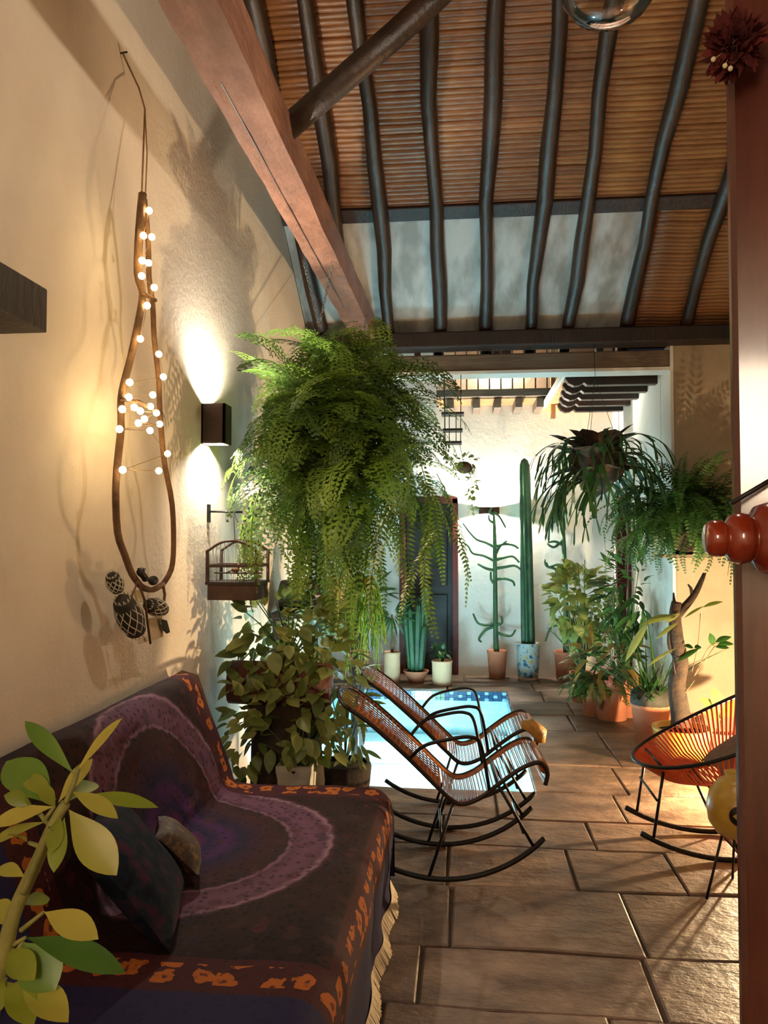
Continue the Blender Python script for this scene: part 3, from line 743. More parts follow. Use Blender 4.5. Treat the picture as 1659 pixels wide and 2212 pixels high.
# ---- orange rocking armchair (round woven)
ac = thing('round_rocking_chair', 'round orange cord rocking chair with a grey cushion on its seat', 'chair', (1.38, 4.3, 0))
def rim(a):   # a=0 faces -X (front)
    cx = 1.36 - .45*math.cos(a); cy = 4.3 + .40*math.sin(a)
    t = (1 - math.cos(a))/2
    return Vector((cx + .16*t, cy, .455 + .50*t**1.3))
rp_ = [rim(2*math.pi*i/40) for i in range(40)]
MB().tube(rp_, .010, 8, closed=True).build('rim', M_iron, ac)
def inner(a): return Vector((1.36 - .22*math.cos(a) + .06, 4.3 + .20*math.sin(a), .36 + .05*(1-math.cos(a))/2))
MB().tube([inner(2*math.pi*i/30) for i in range(30)], .008, 8, closed=True).build('seat_ring', M_iron, ac)
wv = MB()
for i in range(120):
    a = 2*math.pi*i/120; p = rim(a); q = inner(a); mid = (p+q)/2 - Vector((0, 0, .035))
    wv.tube([p, mid, q], .0068, 4, False)
for i in range(30):
    a = math.pi*(i+.5)/30; wv.tube([inner(a), inner(-a)], .007, 4, False)
stuff(wv.build('orange_cord', M_orange, ac))
for s in (-1, 1):
    y = 4.3 + s*.19
    run = [(1.36 + .95*math.sin(a), y, .014 + .95 - .95*math.cos(a)) for a in [(-.50 + 1.0*i/18) for i in range(19)]]
    MB().tube(run, .0145, 8).build('rocker', M_iron, ac)
    xf = 1.36 + .95*math.sin(-.43); zf = .014 + .95 - .95*math.cos(.43)
    MB().tube([(1.02, y, .46), (xf, y, zf)], .008, 6).build('leg', M_iron, ac)
    MB().tube([(1.25, y, .37), (1.40, y, .02)], .008, 6).build('leg', M_iron, ac)
    MB().tube([(1.62, y, .40), (1.62, y, .05)], .008, 6).build('leg', M_iron, ac)
MB().tube([(.985, 4.11, .3), (.985, 4.49, .3)], .007, 6).build('cross_bar', M_iron, ac)
MB().tube([(1.02, 4.11, .46), (1.02, 4.49, .46)], .007, 6).build('cross_bar', M_iron, ac)
MB().tube([(1.62, 4.11, .37), (1.62, 4.49, .37)], .007, 6).build('cross_bar', M_iron, ac)
MB().tube([(1.25, 4.11, .37), (1.25, 4.49, .37)], .007, 6).build('cross_bar', M_iron, ac)
pillow('seat_cushion', M_cushion, (1.47, 4.28, .52), .36, .05, Euler((0, R(-34), 0)).to_matrix(), 'grey brown cushion lying in the round orange chair')
# ---- tripod stand with a yellow vessel
vt = aty(1592, 1712, 3.75)
std = thing('tripod_stand', 'thin black iron tripod stand under the yellow vessel', 'stand', (vt.x, 3.75, 0))
for a in (200, 320, 80):
    d = Vector((math.cos(R(a)), math.sin(R(a)), 0)); MB().tube([Vector((vt.x, 3.75, .29)) + d*.08, Vector((vt.x, 3.75, .0)) + d*.17], .006, 6).build('leg', M_iron, std)
MB().tube([Vector((vt.x, 3.75, .29)) + Vector((math.cos(R(a)), math.sin(R(a)), 0))*.08 for a in range(0, 360, 20)], .006, 6, closed=True).build('ring', M_iron, std)
ves = thing('ceramic_vessel', 'yellow glazed round vessel with a dark opening on the iron tripod', 'vessel', (vt.x, 3.75, .27))
MB().lathe([(.04, .265), (.09, .28), (.125, .33), (.135, .40), (.12, .47), (.08, .52), (.05, .54), (.055, .56), (.045, .56), (.04, .53)], 24, (vt.x, 3.75, 0), cap1=False).build('body', M_yellowglaze, ves)
dd = Vector((-.25, -1, .0)).normalized()
MB().lathe([(.045, 0), (.04, .004), (.028, .006)], 18, Vector((vt.x, 3.75, .40)) + dd*.131, Matrix((dd.cross(Vector((0,0,1))), Vector((0,0,1)), -dd)).transposed()).build('opening', M_doordark, ves)

# ================================================================== wall objects
sh0 = atx(103, 625, -1.25); sh1 = atx(103, 720, -1.25)
tag(MB().box2((XW-.01, 1.2, sh1.z), (-1.25, sh0.y, sh0.z)).build('wall_bracket', M_dark, smooth=False, bevel=.004), 'thick dark timber block jutting from the cream wall', 'bracket')
# branch hanging
XB = -1.25
bh = thing('branch_hanging', 'tall loop of bare branches strung with twine hanging on the cream wall', 'wall hanging', atx(310, 1300, XB))
L1 = [(308,420),(301,500),(298,590),(308,632),(300,690),(283,770),(270,820),(262,862),(262,920),(255,990),(250,1060),(254,1150),(270,1200),(285,1240),(302,1264)]
L2 = [(312,430),(320,520),(322,600),(330,660),(333,730),(343,820),(345,880),(350,950),(357,1010),(372,1090),(375,1180),(370,1230),(352,1262)]
def P2(l, off=0): return [atx(a, b, XB + off + .012*math.sin(b*.03)) for a, b in l]
MB().tube(smooth_path(P2(L1), 3), [.017]*9 + [.014]*20 + [.013]*14, 8).build('branch', M_branch, bh)
MB().tube(smooth_path(P2(L2), 3), .0115, 8).build('branch', M_branch, bh)
MB().tube(P2([(262,862),(300,868),(348,895)], .015), .008, 6).build('branch', M_branch, bh)
MB().tube(P2([(306,630),(320,640),(336,649)], .012), .008, 6).build('branch', M_branch, bh)
MB().tube(smooth_path(P2([(296,1258),(310,1270),(330,1274),(352,1262)], .012), 3), .012, 6).build('branch', M_branch, bh)
nail = atx(265, 115, XW+.01)
MB().tube([nail, atx(300, 190, XW+.05), atx(313, 235, XW+.10), P2([(306,424)])[0]], .004, 5).build('twine', M_twine, bh)
MB().tube([atx(313, 235, XW+.10), atx(318, 330, XB), P2([(314,432)])[0]], .003, 5).build('twine', M_twine, bh)
MB().tube([nail - Vector((.015,0,0)), nail + Vector((.02,0,.004))], .004, 5).build('nail', M_iron, bh)
# netted bundles
def net_bundle(c1, c2, r, nm):
    ax = (c2-c1); L = ax.length; M = Matrix((ax.orthogonal().normalized(), ax.normalized().cross(ax.orthogonal().normalized()), ax.normalized())).transposed()
    prof = [(r*.35, 0), (r*.8, L*.12), (r, L*.4), (r*1.02, L*.6), (r*.8, L*.88), (r*.3, L)]
    g = MB().lathe(prof, 14, c1, M).build('dried_gourd', M_gourd, bh)
    nb = MB(); n = 10
    for s in (-1, 1):
        for k in range(n):
            pts = []
            for i in range(13):
                t = i/12; rr = r*1.06*(math.sin(math.pi*min(.93, max(.1, t))))**.5; a = 2*math.pi*k/n + s*t*2.0
                pts.append(c1 + M @ Vector((rr*math.cos(a), rr*math.sin(a), L*t)))
            nb.tube(pts, .0022, 4, False)
    stuff(nb.build('net', M_net, g))
net_bundle(atx(262, 1290, XB), atx(298, 1372, XB), .048, 0)
net_bundle(atx(318, 1305, XB+.01), atx(356, 1318, XB+.01), .034, 1)
net_bundle(atx(240, 1240, XB-.03), atx(256, 1278, XB-.03), .03, 2)
def flat(pts, X, name, mt, th=.01):
    q = [atx(a, b, X) for a, b in pts]; n = len(q); t = Vector((th, 0, 0))
    return MB().add([p-t for p in q] + [p+t for p in q], [list(range(n))[::-1], list(range(n, 2*n))] + [[i, (i+1) % n, (i+1) % n+n, i+n] for i in range(n)]).build(name, mt, bh, smooth=False, bevel=.003)
bd = MB().ball(atx(331, 1254, XB+.02), .026, 12, (.7, 1.25, .75)); bd.ball(atx(313, 1250, XB+.02), .013, 10); bd.tube([atx(316, 1251, XB+.02), atx(303, 1236, XB+.02)], [.012, .014], 8); bd.ball(atx(304, 1236, XB+.02), .017, 10)
for k in range(5): bd.tube([atx(304, 1236, XB+.02), atx(298+k*4, 1226+abs(k-2), XB+.02)], [.006, .003], 5)
bd.build('carved_bird', M_doordark, bh)
flat([(283,1276),(310,1272),(312,1300),(286,1304)], XB-.005, 'cloth_patch', M_paper, .002)
flat([(322,1336),(350,1330),(352,1376),(300,1392),(298,1380),(320,1372)], XB-.01, 'cloth_patch', M_paper, .002)
flat([(349,1337),(360,1340),(367,1366),(360,1369),(353,1362)], XB+.01, 'dried_leaf', M_gourd, .003)
MB().tube(P2([(352,1262),(356,1285),(354,1300),(340,1312)], .01), .006, 6).build('twig', M_branch, bh)
MB().tube(P2([(300,1262),(314,1300),(318,1340),(325,1390)], .015), .005, 6).build('twig', M_branch, bh)
MB().tube(P2([(298,1255),(284,1290),(282,1330)], .01), .004, 6).build('twig', M_branch, bh)
# fairy lights
fs_ = thing('fairy_light_string', 'string of warm glowing fairy bulbs wound around the hanging branches', 'string lights', atx(310, 900, XB+.03))
bul = [(322,455),(310,509),(328,512),(307,563),(321,568),(306,596),(333,621),(318,660),(303,732),(343,765),(353,814),(330,853),(280,826),(278,858),(264,884),(290,880),(303,888),(325,878),(338,892),(299,914),(345,916),(258,927),(324,930),(362,980),(265,1015),(343,1017),(312,905)]
bme = MB().ball((0,0,0), .0135, 10).mesh('bulb'); bme.materials.append(M_bulb)
for a, b in bul: inst(bme, 'bulb', fs_, Matrix.Translation(atx(a, b, XB+.035)))
MB().tube([atx(a, b, XB+.032) for a, b in sorted(bul, key=lambda t: t[1])], .0014, 4).build('wire', M_twine, fs_)
for a, b, p in ((315, 560, .16), (300, 895, .4), (330, 890, .3), (310, 740, .12), (300, 1015, .12)): point('bulb_light', atx(a, b, XB+.05), p, (1, .72, .36), .02, fs_)
# bird cage on wall bracket
cg = Vector((-1.225, 4.12, 0)); z0 = aty(500, 1293, cg.y).z; z1 = aty(500, 1188, cg.y).z; zt = aty(500, 1168, cg.y).z
cage = thing('bird_cage', 'small wooden wire bird cage hanging from the iron wall bracket', 'cage', (cg.x, cg.y, z0))
hw = .135; hd_ = .12
MB().box2((cg.x-hw, cg.y-hd_, z0), (cg.x+hw, cg.y+hd_, z0+.085)).build('tray', M_cage, cage, smooth=False, bevel=.006)
MB().box2((cg.x-hw-.008, cg.y-hd_-.008, z0+.083), (cg.x+hw+.008, cg.y+hd_+.008, z0+.097)).build('rim', M_dark, cage, smooth=False)
for a in (-1, 1):
    for b in (-1, 1): MB().box2((cg.x+a*hw-.007, cg.y+b*hd_-.007, z0+.09), (cg.x+a*hw+.007, cg.y+b*hd_+.007, z1)).build('corner_post', M_cage, cage, smooth=False)
for b in (-1, 1):
    MB().tube(smooth_path([(cg.x-hw, cg.y+b*hd_, z1-.005), (cg.x-hw*.5, cg.y+b*hd_, zt-.012), (cg.x, cg.y+b*hd_, zt), (cg.x+hw*.5, cg.y+b*hd_, zt-.012), (cg.x+hw, cg.y+b*hd_, z1-.005)], 4), .008, 6).build('roof_hoop', M_cage, cage)
    MB().box2((cg.x-hw, cg.y+b*hd_-.006, z0+.175), (cg.x+hw, cg.y+b*hd_+.006, z0+.19)).build('rail', M_cage, cage, smooth=False)
    for k in range(13):
        x = cg.x - hw + 2*hw*(k+.5)/13; MB().tube([(x, cg.y+b*hd_, z0+.09), (x, cg.y+b*hd_, z1 + (zt-z1)*(1-((x-cg.x)/hw)**2))], .0012, 4).build('wire', M_wire, cage)
for a in (-1, 1):
    MB().box2((cg.x+a*hw-.006, cg.y-hd_, z0+.175), (cg.x+a*hw+.006, cg.y+hd_, z0+.19)).build('rail', M_cage, cage, smooth=False)
    for k in range(9):
        y = cg.y - hd_ + 2*hd_*(k+.5)/9; MB().tube([(cg.x+a*hw, y, z0+.09), (cg.x+a*hw, y, z1)], .0012, 4).build('wire', M_wire, cage)
MB().tube([(cg.x, cg.y-hd_, zt), (cg.x, cg.y+hd_, zt)], .009, 6).build('ridge_bar', M_cage, cage)
MB().tube([(cg.x-hw, cg.y, z0+.14), (cg.x+hw, cg.y, z0+.14)], .005, 6).build('perch', M_cage, cage)
bb = Vector((cg.x-.01, cg.y-.02, z0+.145)); MB().ball(bb + Vector((0,0,.015)), .018, 10, (1.3, .9, 1)).ball(bb + Vector((.018,0,.036)), .011, 10).tube([bb + Vector((-.015,0,.015)), bb + Vector((-.05,0,-.004))], [.008, .004], 6).build('carved_bird', M_branch, cage)
bz = atx(447, 1105, XW).z; by = cg.y
MB().tube([(cg.x-.03, by, bz), (cg.x-.02, by, zt)], .002, 5).build('hanger', M_iron, cage)
MB().tube([(cg.x-.03, by, bz), (cg.x+.04, by, zt)], .002, 5).build('hanger', M_iron, cage)
br = thing('wall_hook', 'black iron wall arm holding the bird cage', 'bracket', (XW, by, bz))
MB().box((XW+.006, by, bz-.01), (.012, .03, .1)).build('plate', M_iron, br, smooth=False)
MB().tube([(XW, by, bz), (cg.x+.02, by, bz-.003)], .006, 6).build('arm', M_iron, br)

# ================================================================== PLANTS
def frond_mesh(L, el, droop, n=22, pl=.16, pw=.030, lobes=3, taper=.9, seed=1):
    """pinnate frond from origin towards +x, starting at elevation el and curving down"""
    rr = random.Random(seed); mb = MB(); p = Vector((0,0,0)); a = el; ds = L/n; pts = [p.copy()]
    for i in range(n):
        p = p + Vector((math.cos(a), 0, math.sin(a)))*ds; a -= droop/n*(.5 + i/n); a = max(a, R(-92)); pts.append(p.copy())
        t = (i+1)/n
        if t < .1: continue
        ln = pl*(math.sin(math.pi*min(1, (t*.92+.08))**.75)**.8)*rr.uniform(.85, 1.1) + .012
        d = Vector((math.cos(a), 0, math.sin(a))); up = Vector((-math.sin(a), 0, math.cos(a)))
        for s in (-1, 1):
            ax = (Vector((0, s, 0)) + d*.55 - up*rr.uniform(-.05, .35)).normalized()
            sd = ax.cross(up).normalized()
            if lobes <= 1:
                w_ = pw*.5; mb.add([p, p + ax*ln*.45 + sd*w_, p + ax*ln, p + ax*ln*.45 - sd*w_], [[0, 1, 2, 3]])
            else:
                for k in range(lobes):
                    q = p + ax*ln*(k/lobes); l2 = ln/lobes*1.2*(1-.25*k/lobes); w_ = pw*.5*(1-.3*k/lobes)
                    for s2 in (-1, 1):
                        dd = (ax*.8 + sd*s2*.75).normalized(); nd = dd.cross(up).normalized()
                        mb.add([q, q + dd*l2*.55 + nd*w_, q + dd*l2, q + dd*l2*.55 - nd*w_], [[0, 1, 2, 3]])
                mb.add([p + ax*ln*.7, p + ax*ln*.85 + sd*pw*.3, p + ax*ln*1.08, p + ax*ln*.85 - sd*pw*.3], [[0, 1, 2, 3]])
    mb.tube(pts, [.0035, .001], 3, False); return mb.mesh('frond', False)
def fern(root, c, specs, mt, base_r, xmin=-9, sq=(1,1,1), cut=None):
    for (cnt, meshes, s0_, s1_, elj) in specs:
        for me in meshes:
            if not me.materials: me.materials.append(mt)
        for i in range(cnt):
            for _try in range(12):
                az = rnd(0, 2*math.pi); b = Vector(c) + Vector((rdir().x*base_r*sq[0], rdir().y*base_r*sq[1], rdir().z*base_r*sq[2]))
                s = rnd(s0_, s1_); M = Matrix.Translation(b) @ Matrix.Rotation(az, 4, 'Z') @ Matrix.Rotation(rnd(-elj, elj), 4, 'Y') @ Matrix.Rotation(rnd(-.3,.3), 4, 'X') @ Matrix.Scale(s, 4)
                me = random.choice(meshes)
                ok = all((M @ me.vertices[k].co).x > xmin for k in range(0, len(me.vertices), 37))
                if ok and cut: ok = cut(M, me)
                if ok: break
            else: continue
            inst(me, 'frond', root, M)
random.seed(11)
FC = aty(712, 985, 4.5)
fn = thing('hanging_fern', 'huge lacy green fern ball hanging on chains from the tie beam', 'plant', (FC.x, FC.y, FC.z-.3))
fm_up = [frond_mesh(.62, R(66), 1.5, seed=s, pl=.115, pw=.018, n=20) for s in (1, 2)]
fm_out = [frond_mesh(.66, R(38), 1.7, seed=s, pl=.13, pw=.018, n=20) for s in (3, 4)]
fm_hor = [frond_mesh(.70, R(8), 1.6, seed=s, pl=.13, pw=.018, n=20) for s in (5, 6)]
fm_dn = [frond_mesh(.78, R(-28), 1.3, seed=s, pl=.115, pw=.018, n=20) for s in (7, 8)]
fm_hang = [frond_mesh(.85, R(-60), .7, 30, .055, .018, 1, seed=s) for s in (9, 10)]
fern(fn, FC + Vector((0,0,.12)), [(58, fm_up, .7, 1.05, .25), (74, fm_out, .75, 1.1, .25), (70, fm_hor, .8, 1.1, .25), (56, fm_dn, .75, 1.1, .2)], M_fern, .30, XW+.03, (1.1, .8, 1.2))
fern(fn, FC + Vector((.22,-.05,-.25)), [(40, fm_hang, .75, 1.1, .2)], M_fern, .38, XW+.03, (1.2, .6, .6))
MB().lathe([(.05, -.22), (.14, -.18), (.2, -.05), (.21, .08), (.19, .1)], 18, FC).build('basket', M_bark, fn)
# chains
def chain(mb, p0, p1, l=.03, r=.0028):
    d = p1-p0; n = max(2, int(d.length/(l*.74))); d.normalize(); o1 = d.orthogonal().normalized(); o2 = d.cross(o1)
    for i in range(n):
        c = p0 + (p1-p0)*((i+.5)/n); u = o1 if i % 2 else o2
        mb.tube([c + d*l*.5*math.cos(t) + u*l*.26*math.sin(t) for t in [2*math.pi*k/8 for k in range(8)]], r, 4, closed=True)
    return mb
bt1 = atz(655, 562, 3.40); bt2 = atz(719, 560, 3.40); hk = aty(690, 706, bt1.y)
chain(MB(), bt1, hk).build('chain', M_chain, fn); chain(MB(), bt2, hk).build('chain', M_chain, fn)
MB().tube([bt1, bt1 + Vector((0,0,.12))], .004, 5).build('hook', M_iron, fn); MB().tube([bt2, bt2 + Vector((0,0,.12))], .004, 5).build('hook', M_iron, fn)
MB().tube([hk, FC + Vector((-.1, .02, .1))], .003, 5).build('hanger_wire', M_chain, fn)
chain(MB(), atz(790, 680, 3.40), FC + Vector((.16, .1, .1)), .034).build('chain', M_chain, fn)
MB().tube([atz(742, 690, 3.41), FC + Vector((.05, .1, .1))], .0025, 5).build('hanger_wire', M_chain, fn)

# trailing plant below, in a small hanging pot
tc_ = aty(785, 1265, 5.1)
tp = thing('trailing_plant', 'bright green trailing stems spilling from a little wicker pot under the fern', 'plant', tc_)
MB().lathe([(.045, -.07), (.06, -.03), (.068, .05), (.06, .05)], 16, tc_, cap1=False).build('wicker_pot', M_cap, tp)
MB().lathe([(.058, 0), (.0581, .035)], 14, tc_).build('soil', M_soil, tp)
for a in (0, 120, 240): MB().tube([tc_ + Vector((.064*math.cos(R(a)), .064*math.sin(R(a)), .045)), Vector((FC.x+.1, FC.y+.2, FC.z-.1))], .0015, 4).build('hanger_wire', M_chain, tp)
random.seed(5)
for i in range(70):
    a = rnd(0, 6.28); r_ = .06; L = rnd(.25, .62)*(1.15 if i % 3 == 0 else .8); sp = rnd(.01, .10)
    p0 = tc_ + Vector((r_*math.cos(a), r_*math.sin(a), .05)); pts = [tc_ + Vector((0,0,.05)), p0 + Vector((0,0,.015))]
    for k in range(1, 8): pts.append(p0 + Vector((math.cos(a)*sp*(k/7)**.5 + .008*math.sin(k*2+i), math.sin(a)*sp*(k/7)**.5 + .008*math.cos(k*1.7+i), -L*k/7)))
    mb = MB().tube(pts, .0042, 4, False)
    for k in range(2, 8):
        for s in (-1, 1): d = Vector((rnd(-1,1), rnd(-1,1), -.7)).normalized(); mb.leaf(frame(pts[k], d), .022, .009, 2)
    mb.build('stem', M_trail, tp)

# generic leaf meshes
def leafmesh(L, W, bend, fold=.2, shape=.42, seg=5): return MB().leaf(Matrix.Identity(4), L, W, seg, bend, fold, shape).mesh('leaf')
LM_pothos = [leafmesh(.085, .055, .25), leafmesh(.075, .045, .4), leafmesh(.095, .05, .1)]
LM_round = [leafmesh(.11, .075, .25, .15), leafmesh(.095, .06, .4, .2)]
LM_long = [leafmesh(.22, .05, .35, .25, .45, 7), leafmesh(.18, .045, .15, .2, .45, 7)]
LM_blade = [leafmesh(.5, .015, .55, .2, .4, 8), leafmesh(.42, .012, .3, .2, .4, 8)]
def scatter(root, meshes, mt, lobes, n, s0_=.8, s1_=1.2, upw=.3, name='leaf', xmin=-9):
    ms = []
    for me in meshes:
        q = me.copy(); q.materials.clear(); q.materials.append(mt); ms.append(q)
    tot = sum(l[2] for l in lobes)
    for i in range(n):
        t = rnd(0, tot)
        for (c, r3, wgt) in lobes:
            t -= wgt
            if t <= 0: break
        d = rdir(); k = rnd(.45, 1.0)**.5
        p = Vector(c) + Vector((d.x*r3[0], d.y*r3[1], d.z*r3[2]))*k
        dr = (d + rdir()*.6 + Vector((0, 0, -.15))).normalized()
        up = (Vector((0, 0, 1)) + d*.6 + Vector((0, -.35, 0)) + rdir()*.35)
        if p.x < xmin or p.y > 9.2 or (p.y > 6.95 and p.x + max(0, dr.x)*.2 > 1.70) or (p.y + max(0, dr.y)*.2 > 6.80 and p.x > 1.74): continue
        inst(random.choice(ms), name, root, frame(p, dr, up, rnd(s0_, s1_)))
def stems(root, base, tips, mt, r=.004, name='stem', sag=.15):
    base = Vector(base)
    for q in tips:
        q = Vector(q); mid = base.lerp(q, .5) + Vector((0, 0, sag*(q-base).length*.5)) ; MB().tube(smooth_path([base, mid, q], 4), [r, r*.5], 5).build(name, mt, root)

# pothos bush on a log planter between daybed and pool
random.seed(21)
pb = aty(625, 1480, 4.32)
lp = thing('log_planter', 'hollow reddish log planter on a rough wooden block by the daybed end', 'planter', (pb.x, pb.y, 0))
MB().lathe([(.20, .02), (.21, .3), (.19, .55), (.20, .74)], 16, (pb.x-.02, pb.y, -.02), wob=lambda a, z: 1 + .08*math.sin(3*a+z*4)).build('block', M_bark, lp)
M_redlog = mat('red_log', '4a1f16', '6e3524', 6, .7, .6, 14)
MB().tube([(pb.x-.33, pb.y-.04, .83), (pb.x+.24, pb.y, .81)], [.12, .13], 14).build('log', M_redlog, lp)
MB().lathe([(.10, .86), (.11, .95)], 14, (pb.x, pb.y, 0)).build('soil', M_soil, lp)
bp_ = thing('pothos_bush', 'dense pale green pothos bush growing over the reddish log planter', 'plant', (pb.x, pb.y, .94))
c0 = Vector((pb.x, pb.y, 1.08))
tips = [c0 + Vector((rnd(-.24,.3), rnd(-.22,.22), rnd(-.05,.26))) for _ in range(22)]
stems(bp_, (pb.x, pb.y, .94), tips, M_euph, .005)
scatter(bp_, LM_round, M_bush, [(c0 + Vector((-.03,0,.06)), (.36, .26, .22), 1.0), (c0 + Vector((.18,-.03,-.18)), (.22, .2, .32), .7), (c0 + Vector((-.2,-.03,-.15)), (.16, .18, .2), .35), (c0 + Vector((0,-.12,-.3)), (.3, .12, .25), .25)], 300, .8, 1.25, xmin=XW+.13)
# hanging vines from the planter
vn = thing('ivy_pot', 'grey white square pot of small ivy standing by the daybed end', 'plant', (aty(642, 1650, 4.15).x, 4.15, 0))
vx = aty(642, 1650, 4.15).x
MB().lathe([(.10, 0), (.125, .36), (.135, .40), (.135, .43), (.11, .43), (.105, .39)], 4, (vx, 4.15, 0), Matrix.Rotation(R(45), 3, 'Z')).build('pot', M_ceram, vn, smooth=False)
MB().lathe([(.09, .38), (.1, .405)], 12, (vx, 4.15, 0)).build('soil', M_soil, vn)
tips = [Vector((vx + rnd(-.22,.2), 4.15 + rnd(-.15,.15), rnd(.5, .85))) for _ in range(12)]
stems(vn, (vx, 4.15, .4), tips, M_euph, .004)
scatter(vn, LM_pothos, M_bush, [((vx-.05, 4.15, .66), (.28, .16, .22), 1), ((vx-.28, 4.12, .62), (.10, .12, .32), .5), ((vx+.1, 4.15, .55), (.15, .15, .12), .3)], 170, .9, 1.4, xmin=XW+.06)
# broad strap plant hanging over the pool edge, behind the bush
sp_ = aty(745, 1560, 4.55)
spt = thing('shrub_plant', 'olive shrub with drooping stems in a dark clay pot at the pool edge', 'plant', (sp_.x, 4.55, 0))
MB().lathe([(.10, 0), (.15, .2), (.16, .3), (.15, .32), (.13, .32)], 18, (sp_.x, 4.55, 0), cap1=False).build('pot', M_bark, spt)
MB().lathe([(.12, .25), (.13, .3)], 14, (sp_.x, 4.55, 0)).build('soil', M_soil, spt)
stems(spt, (sp_.x, 4.55, .28), [Vector((sp_.x + rnd(-.15,.2), 4.55 + rnd(-.15,.15), rnd(.5, .95))) for _ in range(12)], M_euph, .005)
scatter(spt, LM_long, M_bush, [((sp_.x-.02, 4.55, .75), (.17, .16, .30), 1), ((sp_.x+.02, 4.5, .48), (.14, .15, .12), .3)], 110, .45, .75)
# low dark pots beside it
for k, (a, b, r_, h_, mt, lab) in enumerate(((735, 1690, .07, .13, M_terra, 'tiny terracotta pot on the floor behind the daybed corner'), (700, 1700, .06, .12, M_bark, 'tiny dark clay pot on the floor behind the daybed corner'))):
    c = atz(a, b+55, 0); t = thing('flower_pot', lab, 'pot', c)
    MB().lathe([(r_*.75, 0), (r_, h_), (r_*1.1, h_), (r_*1.1, h_+.025), (r_*.9, h_+.025), (r_*.85, h_*.8)], 18, c).build('pot', mt, t)
# shelf table with carved chest and vase under the wall end
tbx = Vector((-1.12, 5.62, 0)); tz = 1.10
tbl = thing('console_table', 'narrow dark console table against the cream wall end', 'table', tbx)
MB().box2((XW+.01, 5.42, tz-.035), (-.72, 5.84, tz)).build('table_top', M_dark, tbl, smooth=False, bevel=.004)
for x in (XW+.06, -.77):
    for y in (5.47, 5.79): MB().box((x, y, (tz-.03)/2), (.05, .05, tz-.03)).build('leg', M_dark, tbl, smooth=False)
ch = thing('carved_drum', 'dark wooden drum lying on the console table', 'drum', (-1.2, 5.58, tz))
MB().tube([(-1.33, 5.58, tz+.115), (-1.30, 5.58, tz+.115), (-1.10, 5.58, tz+.115), (-1.07, 5.58, tz+.115)], [.115, .12, .12, .115], 20).build('shell', M_doordark, ch, smooth=False)
MB().tube([(-1.075, 5.58, tz+.115), (-1.06, 5.58, tz+.115)], [.108, .105], 20).build('skin', M_redlog, ch, smooth=False)
va = thing('clay_vase', 'tan clay vase standing on the console table', 'vase', (-.92, 5.6, tz))
MB().lathe([(.07, 0), (.085, .03), (.075, .12), (.07, .2), (.10, .25), (.105, .26), (.09, .26), (.06, .2)], 22, (-.92, 5.6, tz), cap1=False).build('body', M_tan, va)
M_silver = leafmat('silver_leaf', '4a6e58', '8aa88e', .25)
vp = thing('vase_plant', 'silvery round leaved cuttings standing in the tan clay vase', 'plant', (-.92, 5.6, tz+.2))
stems(vp, (-.92, 5.6, tz+.16), [Vector((-.92 + rnd(-.06,.28), 5.6 + rnd(-.12,.12), tz + rnd(.22,.5))) for _ in range(9)], M_euph, .003)
scatter(vp, LM_round, M_silver, [((-.78, 5.58, tz+.28), (.16, .13, .2), 1), ((-.72, 5.55, tz+.05), (.1, .1, .15), .5)], 60, .6, .95)
pf = aty(686, 1292, 5.1)
pk = thing('pink_flower', 'small pink flower rising above the pothos bush', 'flower', pf)
for k in range(6): MB().leaf(frame(pf, (math.cos(k*1.05), math.sin(k*1.05)*.6, .5)), .05, .03, 4).build('petal', M_pink, pk)
MB().tube([pf, Vector((pb.x+.15, pb.y+.05, .93))], .004, 5).build('stem', M_euph, pk)

# ---- far pots
def potmesh(r, h, n=20, lip=.012, tp=.85): return [(r*tp, 0), (r*.98, h*.9), (r*1.02, h*.91), (r*1.02, h), (r*1.02-lip, h), (r*.85, h*.86)]
def pot(px, pyb, wpx, hpx, mt, name, label, tp=.85):
    c = atz(px, pyb, 0); s = c.y/F_PX; r_ = wpx*s/2; h_ = hpx*s
    t = thing(name, label, 'potted plant', c)
    pp = MB().lathe(potmesh(r_, h_, tp=tp), 22, c, cap1=False).build('pot', mt, t)
    MB().lathe([(r_*.8, h_*.8), (r_*.9, h_*.88)], 18, c).build('soil', M_soil, pp)
    return t, c, r_, h_
random.seed(31)
t, c, r_, h_ = pot(847, 1474, 36, 66, M_pale, 'potted_palm', 'fan palm in a tall pale clay cylinder before the dark door', .97)
tz_ = h_+.42; MB().tube([c + Vector((0,0,h_*.8)), c + Vector((.0,0,tz_))], [.018, .014], 7).build('trunk', M_branch, t)
for k in range(26):
    a = R(-200 + 250*k/25); d = Vector((math.cos(a)*.9, rnd(-.4,.2), math.sin(a)*.8+.25)); q = c + Vector((0,0,tz_))
    MB().leaf(frame(q + d*.04, d, (0,-1,.2)), rnd(.22,.30), .026, 4, .2).build('leaf', M_deep, t)
t, c, r_, h_ = pot(899, 1474, 54, 26, M_terra, 'potted_cactus', 'clustered green column cactus in a shallow terracotta bowl', .55)
for k in range(9):
    a = k*.7; rr = .0 if k == 0 else .06; hh = rnd(.5, .95) if k else .98
    b = c + Vector((rr*math.cos(a), rr*math.sin(a), h_*.75)); wob = lambda an, z: 1 + .14*math.cos(6*an)
    MB().lathe([(.028, 0), (.036, hh*.2), (.037, hh*.8), (.028, hh*.95), (.006, hh)], 24, b, Matrix.Rotation(R(6)*math.cos(a), 3, 'Y'), wob=wob).build('column', M_cactus, t)
t, c, r_, h_ = pot(955, 1479, 44, 52, M_pale, 'potted_seedling', 'small leafy seedling in a pale clay pot by the door frame', .95)
stems(t, c + Vector((0,0,h_*.85)), [c + Vector((rnd(-.06,.06), rnd(-.06,.06), h_+rnd(.05,.14))) for _ in range(5)], M_euph, .004)
